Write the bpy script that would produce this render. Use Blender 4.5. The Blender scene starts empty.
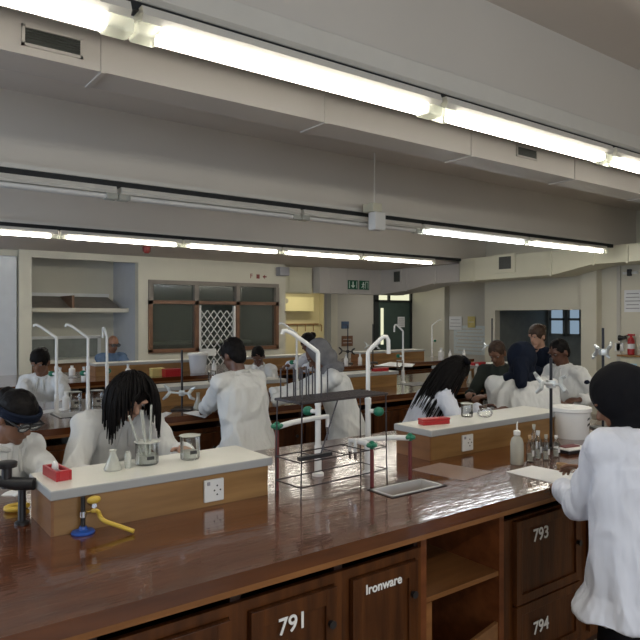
import bpy, bmesh, math, random
from mathutils import Vector, Matrix, noise
V = Vector
PI = math.pi
random.seed(7)
SC = bpy.context.scene
COL = SC.collection
# ------------------------------------------------------------------ camera
YAW = -36.7
EYE = 1.65
cd = bpy.data.cameras.new('camera'); cam = bpy.data.objects.new('camera', cd); COL.objects.link(cam)
cd.sensor_width = 36; cd.lens = 36.0; cd.clip_start = 0.05; cd.clip_end = 200
cd.shift_y = -4.0/640
cam.location = (0, 0, EYE); cam.rotation_euler = (math.radians(90), 0, math.radians(YAW))
SC.camera = cam
# ------------------------------------------------------------------ world, daylight, exposure
w = bpy.data.worlds.new('sky'); SC.world = w; w.use_nodes = True
w.node_tree.nodes['Background'].inputs[0].default_value = (0.55, 0.72, 1.0, 1)
w.node_tree.nodes['Background'].inputs[1].default_value = 0.6
def area(name, loc, rot, sx, sy, energy, color):
    l = bpy.data.lights.new(name, 'AREA'); l.shape = 'RECTANGLE'; l.size = sx; l.size_y = sy
    l.energy = energy; l.color = color
    o = bpy.data.objects.new(name, l); COL.objects.link(o); o.location = loc; o.rotation_euler = rot
    return o
area('daylight_window', (0.6, -2.93, 1.75), (math.radians(90), 0, PI*0), 5.4, 1.3, 55, (0.78, 0.87, 1.0)).rotation_euler = (math.radians(90), 0, 0)
area('daylight_side_window', (-2.93, 5.5, 1.8), (math.radians(90), 0, math.radians(-90)), 6.0, 1.2, 85, (0.70, 0.82, 1.0))
area('added_fill_row', (1.5, -.75, 2.62), (0, 0, 0), 7.0, .10, 42, (1.0, .93, .80))  # unseen strip light added behind the camera for warm fill
area('passage_lamp', (9.9, 13.7, 2.5), (0, 0, 0), 1.2, 0.3, 16, (1.0, 0.86, 0.48))
area('lobby_lamp', (10.9, 11.4, 2.6), (0, 0, 0), 1.5, 0.3, 9, (1.0, 0.95, 0.85))
area('corridor_lamp', (13.2, 13.6, 2.4), (0, 0, 0), 1.0, 0.3, 40, (1.0, 0.95, 0.7))
SC.view_settings.view_transform = 'Standard'; SC.view_settings.look = 'None'
SC.view_settings.gamma = 1; SC.view_settings.use_curve_mapping = False
SC.view_settings.exposure = 0.3
TUBE = 17.0

# ------------------------------------------------------------------ materials
M = {}
def mat(name, col, rough=0.6, metal=0, spec=0.5, var=0.0, vscale=6, bump=0.0, bscale=30, stretch=(1, 1, 1), coat=0, col2=None, bdist=.01):
    m = bpy.data.materials.new(name); m.use_nodes = True; nt = m.node_tree; b = nt.nodes['Principled BSDF']
    b.inputs['Base Color'].default_value = (*col, 1); b.inputs['Roughness'].default_value = rough
    b.inputs['Metallic'].default_value = metal; b.inputs['Specular IOR Level'].default_value = spec
    if coat: b.inputs['Coat Weight'].default_value = coat; b.inputs['Coat Roughness'].default_value = 0.06
    tc = nt.nodes.new('ShaderNodeTexCoord'); mp = nt.nodes.new('ShaderNodeMapping')
    mp.inputs['Scale'].default_value = stretch; nt.links.new(tc.outputs['Object'], mp.inputs[0])
    n = nt.nodes.new('ShaderNodeTexNoise'); n.inputs['Scale'].default_value = vscale; n.inputs['Detail'].default_value = 4
    nt.links.new(mp.outputs[0], n.inputs[0])
    r = nt.nodes.new('ShaderNodeValToRGB')
    c2 = col2 or tuple(min(1, c*(1+var)) for c in col)
    r.color_ramp.elements[0].position = 0.3; r.color_ramp.elements[1].position = 0.7
    c1 = col if col2 else tuple(c*(1-var) for c in col)
    r.color_ramp.elements[0].color = (*c1, 1); r.color_ramp.elements[1].color = (*c2, 1)
    nt.links.new(n.outputs[0], r.inputs[0]); nt.links.new(r.outputs[0], b.inputs['Base Color'])
    if bump:
        n2 = nt.nodes.new('ShaderNodeTexNoise'); n2.inputs['Scale'].default_value = bscale
        nt.links.new(mp.outputs[0], n2.inputs[0])
        bp = nt.nodes.new('ShaderNodeBump'); bp.inputs['Strength'].default_value = bump; bp.inputs['Distance'].default_value = bdist
        nt.links.new(n2.outputs[0], bp.inputs['Height']); nt.links.new(bp.outputs[0], b.inputs['Normal'])
        if coat: nt.links.new(bp.outputs[0], b.inputs['Coat Normal'])
    M[name] = m; return m
def emit(name, col, s):
    m = bpy.data.materials.new(name); m.use_nodes = True; nt = m.node_tree; nt.nodes.clear()
    e = nt.nodes.new('ShaderNodeEmission'); e.inputs[0].default_value = (*col, 1); e.inputs[1].default_value = s
    o = nt.nodes.new('ShaderNodeOutputMaterial'); nt.links.new(e.outputs[0], o.inputs[0]); M[name] = m
def glassy(name, tint, gl=0.12, rough=0.03, haze=0.0, hazecol=(.8, .8, .8)):
    m = bpy.data.materials.new(name); m.use_nodes = True; nt = m.node_tree; nt.nodes.clear()
    t = nt.nodes.new('ShaderNodeBsdfTransparent'); t.inputs[0].default_value = (*tint, 1)
    g = nt.nodes.new('ShaderNodeBsdfGlossy'); g.inputs['Roughness'].default_value = rough
    d = nt.nodes.new('ShaderNodeBsdfDiffuse'); d.inputs[0].default_value = (*hazecol, 1)
    lw = nt.nodes.new('ShaderNodeLayerWeight'); lw.inputs[0].default_value = 0.25
    mt = nt.nodes.new('ShaderNodeMath'); mt.operation = 'MULTIPLY_ADD'; mt.inputs[1].default_value = 0.7; mt.inputs[2].default_value = gl
    nt.links.new(lw.outputs['Fresnel'], mt.inputs[0])
    mx = nt.nodes.new('ShaderNodeMixShader'); nt.links.new(mt.outputs[0], mx.inputs[0])
    nt.links.new(t.outputs[0], mx.inputs[1]); nt.links.new(g.outputs[0], mx.inputs[2])
    m2 = nt.nodes.new('ShaderNodeMixShader'); m2.inputs[0].default_value = haze
    nt.links.new(mx.outputs[0], m2.inputs[1]); nt.links.new(d.outputs[0], m2.inputs[2])
    o = nt.nodes.new('ShaderNodeOutputMaterial'); nt.links.new(m2.outputs[0], o.inputs[0]); M[name] = m
mat('wall_paint', (.68, .65, .54), .55, var=.03, vscale=1.5)
mat('wall_grey', (.56, .54, .48), .6, var=.03, vscale=1.5)
mat('beam_paint', (.72, .68, .62), .5, var=.025, vscale=1.2)
mat('ceiling_paint', (.66, .61, .56), .6, var=.03, vscale=1.2)
mat('duct_paint', (.50, .475, .45), .32, var=.03, vscale=1.5)
mat('duct_cream', (.66, .64, .50), .45, var=.03, vscale=1.5)
mat('panel_white', (.60, .63, .68), .2, var=.03)
mat('floor_vinyl', (.30, .25, .20), .3, var=.15, vscale=3)
mat('bench_wood', (.062, .016, .004), .22, var=0, vscale=2.2, bump=.085, bscale=7, stretch=(1.2, 7, 7), coat=.85, col2=(.125, .037, .009), spec=.3)
mat('cabinet_wood', (.045, .014, .004), .3, vscale=3, bump=.1, bscale=14, stretch=(7, 7, .8), col2=(.115, .037, .009), spec=.3)
mat('rail_wood', (.19, .078, .026), .3, vscale=3, stretch=(1, 8, 8), col2=(.29, .125, .042), spec=.3)
mat('shelf_wood', (.12, .036, .012), .35, vscale=3, stretch=(1, 6, 6), col2=(.20, .065, .022), spec=.3)
mat('gap_shade_wood', (.035, .013, .007), .4, var=.3, stretch=(1, 6, 6))  # carcass colour darkened to give shade in the gap under the rail
mat('oak', (.24, .125, .042), .35, vscale=2.5, stretch=(1, 9, 9), col2=(.37, .205, .075))
mat('oak_dark', (.20, .09, .035), .4, vscale=3, stretch=(9, 1, 9), col2=(.28, .13, .05))
mat('slab_top', (.70, .69, .62), .3, var=.03, vscale=8)
mat('slab_edge', (.40, .41, .41), .4, var=.03)
mat('white_enamel', (.78, .78, .76), .3, var=.02)
mat('white_plastic', (.80, .80, .78), .4, var=.02)
mat('grey_plastic', (.30, .30, .33), .5, var=.03)
mat('tap_green', (.01, .16, .09), .35, var=.15, vscale=30)
mat('pipe_red', (.16, .03, .03), .4, var=.1)
mat('black_metal', (.015, .015, .017), .4, var=.1)
mat('wire_metal', (.05, .045, .05), .35, metal=.4, var=.2)
mat('rod_metal', (.03, .03, .035), .3, metal=.6, var=.1)
mat('chrome', (.55, .56, .58), .2, metal=1, var=.05)
mat('alloy', (.62, .66, .67), .35, metal=.5, var=.08, vscale=30)
mat('trunk_white', (.74, .72, .66), .35, var=.03)
mat('trunk_black', (.012, .014, .016), .6, var=.1)
mat('grille_dark', (.05, .055, .05), .5, var=.2)
mat('frame_brown', (.20, .10, .055), .4, var=.15)
mat('frame_grey', (.24, .21, .18), .5, var=.1)
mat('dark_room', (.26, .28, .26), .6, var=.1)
mat('door_green', (.05, .085, .072), .45, var=.1)
mat('door_frame_black', (.02, .025, .025), .5, var=.1)
mat('red_plastic', (.42, .015, .02), .3, var=.08)
mat('red_dull', (.16, .02, .02), .4, var=.08)
mat('sign_green', (.01, .10, .05), .4, var=.05)
mat('sign_white', (.75, .85, .78), .5, var=.02)
mat('paint_white', (.85, .85, .83), .5, var=.02)
mat('ink', (.03, .03, .03), .5, var=.02)
mat('ink_red', (.25, .05, .04), .5, var=.02)
mat('paper', (.80, .81, .82), .6, var=.03)
mat('paper_blue', (.40, .60, .75), .6, var=.1)
mat('paper_yellow', (.62, .52, .20), .6, var=.15)
mat('poster', (.72, .74, .71), .6, col2=(.55, .64, .68), vscale=25)
mat('clear_file', (.30, .22, .19), .12, var=.05)
mat('blue_metal', (.015, .07, .32), .3, var=.1)
mat('hose_yellow', (.62, .42, .06), .4, var=.08)
mat('brass', (.45, .30, .08), .3, metal=.8, var=.1)
mat('cork', (.45, .30, .15), .7, var=.15)
mat('skin_dark', (.115, .050, .030), .45, var=.08, vscale=18)
mat('skin_brown', (.20, .095, .055), .45, var=.08, vscale=18)
mat('skin_light', (.46, .27, .19), .45, var=.08, vscale=18)
mat('hair', (.007, .006, .006), .55, spec=.12, var=.3, vscale=40, bump=.25, bscale=90)
mat('hair_brown', (.05, .028, .018), .45, spec=.25, var=.3, vscale=40)
mat('coat_white', (.72, .725, .71), .75, var=.03, vscale=9, bump=1.0, bdist=.035, bscale=8, stretch=(1.5, 1.5, .6), spec=.2)
mat('coat_daylit', (.68, .71, .80), .75, var=.03, vscale=9, bump=1.0, bdist=.035, bscale=8, stretch=(1.5, 1.5, .6), spec=.2)  # white coat with blue daylight tint put into its colour
mat('coat_seam', (.60, .60, .58), .8, var=.03)
mat('cloth_black', (.007, .007, .009), .8, var=.2, spec=.12)
mat('cloth_navy', (.009, .013, .026), .8, var=.2, spec=.12)
mat('cloth_grey', (.17, .17, .18), .85, var=.15, vscale=20, spec=.12)
mat('cloth_blue', (.10, .15, .24), .85, var=.2, vscale=12, spec=.12)
mat('cloth_darkgreen', (.03, .035, .03), .85, var=.2, spec=.12)
mat('eye_white', (.30, .27, .25), .2, var=.02)
mat('pale_liquid', (.70, .66, .50), .3, var=.05)
mat('stone', (.55, .55, .54), .4, var=.08)
emit('tube_light', (1.0, .95, .83), TUBE); emit('tube_cool', (.93, .97, 1.0), TUBE)
emit('window_sky', (.45, .62, .80), 0.38); emit('lit_glass', (.95, .95, .66), 0.75)
emit('screen_glow', (.55, .65, .75), .35)
glassy('glass', (.985, .99, .985), .03); glassy('pane', (.68, .74, .71), .10, .12, haze=.10, hazecol=(.35, .38, .34)); glassy('lens', (.75, .80, .80), .25, haze=.15)
glassy('clear_plastic', (.85, .86, .82), .08, .15, haze=.45, hazecol=(.75, .76, .70))

# ------------------------------------------------------------------ mesh helpers
class MB:
    def __init__(s): s.bm = bmesh.new()
    def box(s, x0, x1, y0, y1, z0, z1, bev=0):
        vs = [s.bm.verts.new(p) for p in ((x0,y0,z0),(x1,y0,z0),(x1,y1,z0),(x0,y1,z0),(x0,y0,z1),(x1,y0,z1),(x1,y1,z1),(x0,y1,z1))]
        fs = [s.bm.faces.new([vs[i] for i in f]) for f in ((3,2,1,0),(4,5,6,7),(0,1,5,4),(1,2,6,5),(2,3,7,6),(3,0,4,7))]
        if bev:
            es = list({e for f in fs for e in f.edges})
            bmesh.ops.bevel(s.bm, geom=es, offset=bev, segments=2, affect='EDGES', profile=.5)
        return s
    def prism(s, pts, h0, h1, axis='z'):
        # pts 2-D outline; axis = extrusion axis
        def P(a, b, h): return {'z': (a, b, h), 'y': (a, h, b), 'x': (h, a, b)}[axis]
        lo = [s.bm.verts.new(P(a, b, h0)) for a, b in pts]; hi = [s.bm.verts.new(P(a, b, h1)) for a, b in pts]
        n = len(pts); s.bm.faces.new(lo[::-1]); s.bm.faces.new(hi)
        for i in range(n): s.bm.faces.new((lo[i], lo[(i+1) % n], hi[(i+1) % n], hi[i]))
        return s
    def rings(s, rings, cap=True, n=12):
        # rings: (center, ax, ay) vectors
        R = []
        for c, a, b in rings:
            R.append([s.bm.verts.new(V(c)+V(a)*math.cos(2*PI*i/n)+V(b)*math.sin(2*PI*i/n)) for i in range(n)])
        for p, q in zip(R, R[1:]):
            for i in range(n): s.bm.faces.new((p[i], p[(i+1) % n], q[(i+1) % n], q[i]))
        if cap: s.bm.faces.new(R[0][::-1]); s.bm.faces.new(R[-1])
        return s
    def tube(s, pts, r, n=10, cap=True):
        pts = [V(p) for p in pts]; rr = r if isinstance(r, (list, tuple)) else [r]*len(pts)
        out = []; prev = None
        for i, p in enumerate(pts):
            t = (pts[min(i+1, len(pts)-1)]-pts[max(i-1, 0)]).normalized()
            if prev is None:
                a = t.cross(V((0, 0, 1)))
                if a.length < .1: a = t.cross(V((1, 0, 0)))
            else:
                a = prev - t*prev.dot(t)
            a.normalize(); prev = a; b = t.cross(a)
            out.append((p, a*rr[i], b*rr[i]))
        return s.rings(out, cap, n)
    def lathe(s, c, prof, n=20, cap=True):
        c = V(c)
        return s.rings([(c+V((0, 0, z)), V((r, 0, 0)), V((0, r, 0))) for r, z in prof], cap, n)
    def ell(s, c, rad, ax=None, seg=16, rg=10):
        A = ax or (V((1,0,0)), V((0,1,0)), V((0,0,1))); c = V(c)
        rings = []
        for k in range(1, rg):
            t = PI*k/rg
            rings.append((c - A[2]*rad[2]*math.cos(t), A[0]*rad[0]*math.sin(t), A[1]*rad[1]*math.sin(t)))
        return s.rings(rings, True, seg)
    def cap(s, p, q, r0, r1, n=12):
        # rounded tapered capsule
        p = V(p); q = V(q); t = (q-p)
        L = max(t.length, 1e-5); t = t/L
        pts = []; rs = []
        for k in range(4): a = PI/2*(1-k/3.0); pts.append(p-t*r0*math.sin(a)*.98); rs.append(max(r0*math.cos(a), r0*.15))
        for k in range(1, 5): a = PI/2*(k-1)/3.0; pts.append(q+t*r1*math.sin(a)*.98); rs.append(max(r1*math.cos(a), r1*.15))
        return s.tube(pts, rs, n)
    def fix(s):
        bmesh.ops.recalc_face_normals(s.bm, faces=s.bm.faces); return s
    def mesh(s, name):
        s.fix(); me = bpy.data.meshes.new(name); s.bm.to_mesh(me); s.bm.free(); return me
    def build(s, name, m, parent=None, smooth=False, origin=None, bevel=0):
        me = s.mesh(name); o = bpy.data.objects.new(name, me)
        if isinstance(m, (list, tuple)):
            for x in m: me.materials.append(M[x])
        else: me.materials.append(M[m])
        COL.objects.link(o)
        if origin is not None:
            me.transform(Matrix.Translation(-V(origin))); o.location = origin
        if smooth:
            me.polygons.foreach_set('use_smooth', [True]*len(me.polygons))
            if smooth != 'all':
                try: me.set_sharp_from_angle(angle=math.radians(40))
                except Exception: pass
        if bevel:
            b = o.modifiers.new('bevel', 'BEVEL'); b.width = bevel; b.segments = 2; b.limit_method = 'ANGLE'
        if parent is not None:
            if parent.type == 'EMPTY' and origin is None and parent.get('_off'):
                pass
            o.parent = parent
        return o
def tag(o, label, cat, group=None, kind=None):
    if label: o['label'] = label
    if cat: o['category'] = cat
    if group: o['group'] = group
    if kind: o['kind'] = kind
    return o
def thing(name, label, cat, loc=(0, 0, 0), rz=0, group=None):
    o = bpy.data.objects.new(name, None); COL.objects.link(o); o.empty_display_size = .1
    o.location = loc; o.rotation_euler = (0, 0, rz)
    return tag(o, label, cat, group)
def struct(mb, name, m, **k):
    o = mb.build(name, m, **k); o['kind'] = 'structure'; return o
def dup(root, loc=None, rz=None, label=None, group=None, scale=None):
    def cp(o, par):
        c = o.copy(); COL.objects.link(c)
        if par is not None: c.parent = par
        for ch in [x for x in KIDS.get(o.name, [])]: cp(ch, c)
        return c
    global KIDS
    KIDS = {}
    for o in SC.objects:
        if o.parent: KIDS.setdefault(o.parent.name, []).append(o)
    c = cp(root, None)
    if loc is not None: c.location = loc
    if rz is not None: c.rotation_euler = (0, 0, rz)
    if scale: c.scale = (scale,)*3
    if label: c['label'] = label
    if group: c['group'] = group
    return c
TH = math.radians(YAW)
FW = V((-math.sin(TH), math.cos(TH), 0)); RT = V((math.cos(TH), math.sin(TH), 0))
def at(px, py, Y=None, X=None, Z=None):
    u = (px-320)/640.0; v = (316-py)/640.0
    d = FW + RT*u + V((0, 0, v))
    t = Y/d.y if Y is not None else (X/d.x if X is not None else (Z-EYE)/d.z)
    return V((0, 0, EYE)) + d*t
def text(s, size, name, m, parent, loc, rot, ext=.0015, bold=.0):
    c = bpy.data.curves.new(name, 'FONT'); c.body = s; c.size = size; c.extrude = ext; c.offset = bold
    c.align_x = 'CENTER'; c.align_y = 'CENTER'
    t = bpy.data.objects.new(name, c); COL.objects.link(t)
    dg = bpy.context.evaluated_depsgraph_get(); me = bpy.data.meshes.new_from_object(t.evaluated_get(dg))
    bpy.data.objects.remove(t); o = bpy.data.objects.new(name, me); me.materials.clear(); me.materials.append(M[m])
    COL.objects.link(o); o.location = loc; o.rotation_euler = rot; o.parent = parent
    return o
FACE_S = (math.radians(90), 0, 0)                    # text on a face that looks towards -Y
FACE_W = (math.radians(90), 0, math.radians(-90))    # text on a face that looks towards -X

# ------------------------------------------------------------------ room shell
XL, XR, YN, YB, YF = -3.0, 10.3, -3.0, 10.5, 12.5
H = 3.35
struct(MB().box(XL-.2, 15, YN-.2, 16, -.12, 0), 'floor', 'floor_vinyl')
struct(MB().box(XL-.2, XR+.2, YN-.2, 8.5, H, H+.15), 'ceiling', 'ceiling_paint')
struct(MB().box(XL-.2, 15, 8.55, 16, 2.66, H+.15), 'ceiling_soffit', 'ceiling_paint')
# near wall with a window band, left wall with a window band
mb = MB(); mb.box(XL-.2, XR+.2, YN-.2, YN, 0, 1.05).box(XL-.2, XR+.2, YN-.2, YN, 2.45, H)
mb.box(XL-.2, -2.2, YN-.2, YN, 1.05, 2.45).box(3.4, XR+.2, YN-.2, YN, 1.05, 2.45)
struct(mb, 'wall_near', 'wall_paint')
mb = MB(); mb.box(XL-.2, XL, YN, YF, 0, 1.15).box(XL-.2, XL, YN, YF, 2.45, H)
mb.box(XL-.2, XL, YN, 2.4, 1.15, 2.45).box(XL-.2, XL, 8.6, YF, 1.15, 2.45)
struct(mb, 'wall_left', 'wall_paint')
def window_band(name, axis, a0, a1, c, z0, z1, n):
    r = bpy.data.objects.new(name, None); COL.objects.link(r); r['kind'] = 'structure'
    f = MB(); g = MB()
    for i in range(n+1):
        a = a0+(a1-a0)*i/n
        if axis == 'x': f.box(a-.03, a+.03, c-.03, c+.03, z0, z1)
        else: f.box(c-.03, c+.03, a-.03, a+.03, z0, z1)
    for z in (z0+.03, z1-.03):
        if axis == 'x': f.box(a0, a1, c-.03, c+.03, z-.03, z+.03)
        else: f.box(c-.03, c+.03, a0, a1, z-.03, z+.03)
    if axis == 'x': g.box(a0, a1, c-.004, c+.004, z0+.05, z1-.05)
    else: g.box(c-.004, c+.004, a0, a1, z0+.05, z1-.05)
    f.build('window_frame', 'trunk_white', r); g.build('window_pane', 'pane', r)
window_band('window_1', 'x', -2.2, 3.4, YN-.1, 1.05, 2.45, 4)
window_band('window_2', 'y', 2.4, 8.6, XL-.1, 1.15, 2.45, 5)
# far wall (Y = 10.5) with niche, window frame and gate opening
WX0, WX1, WZ0, WZ1 = 4.17, 6.80, 1.03, 2.27
mb = MB()
mb.box(XL, 1.35, YB, YB+.15, 0, 2.7)                    # left of the white panel
mb.box(2.14, 2.32, YB, YB+.15, 0, 2.7)                  # pillar
mb.box(1.35, 2.14, YB+.12, YB+.2, 0, 2.7)
mb.box(2.32, 4.0, YB, YB+.15, 2.55, 2.7)                # head of the niche
mb.box(4.0, WX0, YB, YB+.15, 0, 2.7)
mb.box(WX0, WX1, YB, YB+.15, WZ1, 2.7)
mb.box(WX0, 5.08, YB, YB+.15, 0, WZ0); mb.box(5.88, WX1, YB, YB+.15, 0, WZ0)
mb.box(WX1, 6.98, YB, YB+.15, 0, 2.7)
struct(mb, 'wall_back', 'wall_paint')
struct(MB().box(2.2, 4.0, 11.75, 11.9, 0, 2.7), 'wall_niche_back', 'wall_paint')
struct(MB().box(4.0, 4.12, YB+.15, 11.9, 0, 2.7), 'wall_niche_side', 'panel_white')
struct(MB().box(1.42, 2.12, YB+.05, YB+.12, .02, 2.56, .01), 'trim_1', 'panel_white')
# preparation room behind the window frame: dark
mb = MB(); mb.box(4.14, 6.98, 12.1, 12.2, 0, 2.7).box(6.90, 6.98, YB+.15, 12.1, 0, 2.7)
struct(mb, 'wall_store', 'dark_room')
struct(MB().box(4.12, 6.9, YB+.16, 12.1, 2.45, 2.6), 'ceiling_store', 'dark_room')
# far wall of the passage (Y = 12.5)
mb = MB()
mb.box(6.98, 8.25, YF, YF+.15, 0, 2.7); mb.box(9.55, 11.05, YF, YF+.15, 0, 2.7); mb.box(12.42, 12.75, YF, YF+.15, 0, 2.7)
mb.box(8.25, 9.55, YF, YF+.15, 2.3, 2.7).box(11.05, 12.42, YF, YF+.15, 2.36, 2.7)
struct(mb, 'wall_passage', 'wall_grey')
struct(MB().box(9.52, 9.72, YF-.18, YF, 0, 2.7), 'trim_2', 'wall_paint')
struct(MB().box(7.0, 11.1, 14.8, 14.95, 0, 2.7), 'wall_kitchen', 'wall_paint')
struct(MB().box(11.1, 15, 14.8, 14.95, 0, 2.7), 'wall_corridor', 'wall_paint')
struct(MB().box(11.0, 11.1, 12.65, 14.8, 0, 2.66), 'wall_passage_side', 'wall_paint')
struct(MB().box(12.6, 12.75, 8.3, 12.5, 0, 2.7), 'wall_right_far', 'wall_grey')
struct(MB().box(12.42, 12.6, 11.3, 12.5, 0, 2.7), 'trim_3', 'wall_paint')
# right wall with the wide dark opening
OY0, OY1, OZ = 6.15, 8.05, 1.76
mb = MB(); mb.box(XR, XR+.15, YN, OY0, 0, H).box(XR, XR+.15, OY1, 8.30, 0, H).box(XR, XR+.15, OY0, OY1, OZ, H).box(XR, XR+.15, OY0, OY1, 0, .5)
struct(mb, 'wall_right', 'wall_paint')
struct(MB().box(XR-.16, XR, 5.84, 6.12, 0, H), 'trim_4', 'wall_paint')
struct(MB().box(XR-.03, XR, 5.50, 5.56, 0, H), 'trim_5', 'wall_grey')
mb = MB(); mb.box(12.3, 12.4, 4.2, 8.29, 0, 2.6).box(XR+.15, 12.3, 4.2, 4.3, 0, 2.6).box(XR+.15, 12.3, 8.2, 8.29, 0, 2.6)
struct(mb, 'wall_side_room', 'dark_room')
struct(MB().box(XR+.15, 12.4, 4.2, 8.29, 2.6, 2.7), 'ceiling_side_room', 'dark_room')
# windows at the far side of that room
for i, (y0, y1) in enumerate(((7.42, 7.66), (7.80, 8.10))):
    r = bpy.data.objects.new('window_%d' % (3+i), None); COL.objects.link(r); r['kind'] = 'structure'
    f = MB(); g = MB()
    g.box(12.262, 12.27, y0, y1, 1.25, 1.88)
    for z in (1.25, 1.58, 1.88): f.box(12.24, 12.3, y0-.04, y1+.04, z-.025, z+.025)
    for y in (y0-.02, y1+.02): f.box(12.24, 12.3, y-.03, y+.03, 1.22, 1.90)
    g.build('window_pane', 'window_sky', r); f.build('window_frame', 'dark_room', r)
# beams
for i, (y0, z0) in enumerate(((2.23, 2.75), (5.25, 2.75), (8.27, 2.72))):
    struct(MB().box(XL, XR, y0, y0+.27, z0, H), 'beam_%d' % (i+1), 'beam_paint')
# ducts ---------------------------------------------------------------
def seam(mb, x, y0, y1, z0, z1, t=.012): mb.box(x-t, x+t, y0, y1, z0, z1)
r = thing('air_duct', 'grey sheet metal ceiling duct running behind the nearest row of lit tubes', 'duct', (0, 2.95, 2.75))
o = MB().box(XL, XR-.05, -.05, .18, 0, .595).build('duct_body', 'duct_paint', r)
for x in (-.32, .94, 2.2, 3.46, 4.72, 5.98, 7.24):
    MB().box(x-.010, x+.010, -.056, .183, -.006, .595).build('duct_seam', 'duct_paint', r)
def grille(parent, x0, x1, y, z0, z1, nsl=6):
    f = MB(); t = .012
    f.box(x0, x1, y-.012, y, z0, z0+t).box(x0, x1, y-.012, y, z1-t, z1).box(x0, x0+t, y-.012, y, z0, z1).box(x1-t, x1, y-.012, y, z0, z1)
    fr = f.build('vent_frame', 'duct_paint', parent)
    s = MB(); s.box(x0+t, x1-t, y-.004, y-.001, z0+t, z1-t)
    for k in range(nsl):
        z = z0+t+(z1-z0-2*t)*(k+.5)/nsl; s.box(x0+t, x1-t, y-.010, y-.004, z-.003, z+.003)
    s.build('vent_louvre', 'grille_dark', fr)
grille(r, .60, .85, -.05, .035, .125)
grille(r, 3.95, 4.20, -.05, .07, .155)
# duct across the passage and along the right side
def poly_duct(name, label, pts, x0, x1, m, seams, top=2.74):
    # pts: (y, zbottom) along Y; face at x0
    rr = thing(name, label, 'duct', (x0, pts[0][0], 2.2))
    ol = [(y, z) for y, z in pts]+[(pts[-1][0], top), (pts[0][0], top)]
    MB().prism(ol, x0, x1, 'x').build('duct_body', m, rr, origin=None)
    for y in seams:
        zb = None
        for (a, za), (b, zb_) in zip(pts, pts[1:]):
            if min(a, b) <= y <= max(a, b): zb = za+(zb_-za)*(y-a)/(b-a)
        MB().box(x0-.012, x0, y-.018, y+.018, zb-.02, top-.01).build('duct_seam', m, rr)
    for c in rr_children(rr): c.data.transform(Matrix.Translation((-x0, -pts[0][0], -2.2)))
    return rr
def rr_children(r): return [o for o in SC.objects if o.parent == r]
d2 = poly_duct('air_duct', 'cream boxed duct with stepped underside along the top of the right wall',
          [(8.26, 2.31), (6.25, 2.335), (5.55, 2.47), (-2.8, 2.47)], 9.5, 10.14, 'duct_cream', (6.28, 5.52, 4.98, 7.9, 4.2))
d2b = poly_duct('air_duct', 'cream duct section with sloping underside left of the small square vent above the posters',
          [(10.5, 2.12), (9.75, 2.18), (9.0, 2.30), (8.27, 2.31)], 9.5, 10.14, 'duct_paint', (9.7, 8.9), 2.655)
# square vent in the side duct at about y=7.55
v = MB().box(-.022, -.001, -1.28, -.84, .22, .56, .004).build('vent_frame', 'duct_cream', d2)
s = MB().box(-.026, -.022, -1.20, -.94, .29, .51)
for k in range(6): s.box(-.03, -.026, -1.20, -.94, .30+.038*k, .308+.038*k)
s.build('vent_louvre', 'grille_dark', v)
v = MB().box(-.022, -.001, -.66, -.40, .14, .44, .004).build('vent_frame', 'duct_paint', d2b)
MB().box(-.028, -.022, -.62, -.44, .18, .40).build('vent_louvre', 'grille_dark', v)
r = thing('air_duct', 'pale boxed duct crossing above the passage, carrying the green exit sign', 'duct', (8.2, 10.6, 2.12))
MB().box(-.38, 1.3, -.1, .15, 0, .535).build('duct_body', 'duct_paint', r)
for x in (-.1, .35, 1.02): MB().box(x-.015, x+.015, -.11, .155, -.005, .535).build('duct_seam', 'duct_paint', r)
MB().box(1.3, 2.0, -.098, .15, 0, .535).build('duct_end', 'duct_paint', r)
r = thing('wall_cabinet', 'yellowish wall cupboard glowing under the passage lamp left of the boxed duct', 'cupboard', (7.15, 10.75, 2.12))
MB().box(-.15, .64, -.02, .3, 0, .53, .005).build('cabinet_body', 'duct_cream', r)
MB().box(.06, .62, -.035, -.02, .03, .47, .004).build('door', 'duct_cream', r)

# ------------------------------------------------------------------ lamps
def lamp(name, label, x0, x1, y, z, lit, group, joint=True):
    L = x1-x0; r = thing(name, label, 'lamp', (x0, y, z), 0, group)
    MB().prism([(-.04, .03), (.04, .03), (.06, .05), (.045, .085), (-.045, .085), (-.06, .05)], .02, L-.02, 'x').build('lamp_housing', 'trunk_white', r)
    for a, b in ((.005, .10), (L-.10, L-.005)): MB().box(a, b, -.045, .045, -.018, .032, .008).build('tube_holder', 'clear_plastic', r)
    for dy in (-.021, .021):
        MB().tube([(.10, dy, .006), (L-.10, dy, .006)], .019, 12).build('lamp_tube', lit, r, smooth=True)
    return r
# track the lamps hang on
for k, (y, lab) in enumerate(((2.225, 'nearest'), (5.235, 'middle'), (8.255, 'farthest'))):
    rr = thing('lamp_track', 'dark channel with white trunking carrying the %s row of ceiling tubes' % lab, 'lamp track', (0, y, 2.70))
    x1 = 9.48; z = .018 if k == 0 else 0
    MB().box(XL+.02, x1, -.05, .0, z, .05).build('channel', 'trunk_black', rr)
    if k == 0: MB().prism([(-.075, .065), (-.055, .05), (0, .05), (0, .165), (-.05, .165), (-.075, .15)], XL+.02, x1, 'x').build('trunking', 'trunk_white', rr)
    else: MB().box(XL+.02, x1, -.07, 0, .05, .085).build('trunking', 'trunk_white', rr)
JX = [-.74, .81, 2.35, 3.93, 5.5, 7.05]
for i in range(5):
    lamp('fluorescent_lamp', ['lit tube lamp cut by the top left corner of the photo', 'longest glaring lit tube lamp, from beside the vent grille to above the sensor',
         'lit tube lamp above the dark square vent at top right', 'lit tube lamp at the right edge of the nearest row', 'lit tube lamp outside the right end of the nearest row'][i],
         JX[i], JX[i+1], 2.19, 2.642, 'tube_light', 'tube lamps of the nearest row')
JX2 = [-1.9, -.05, 1.80, 3.62, 5.30, 7.30, 9.25]
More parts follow.
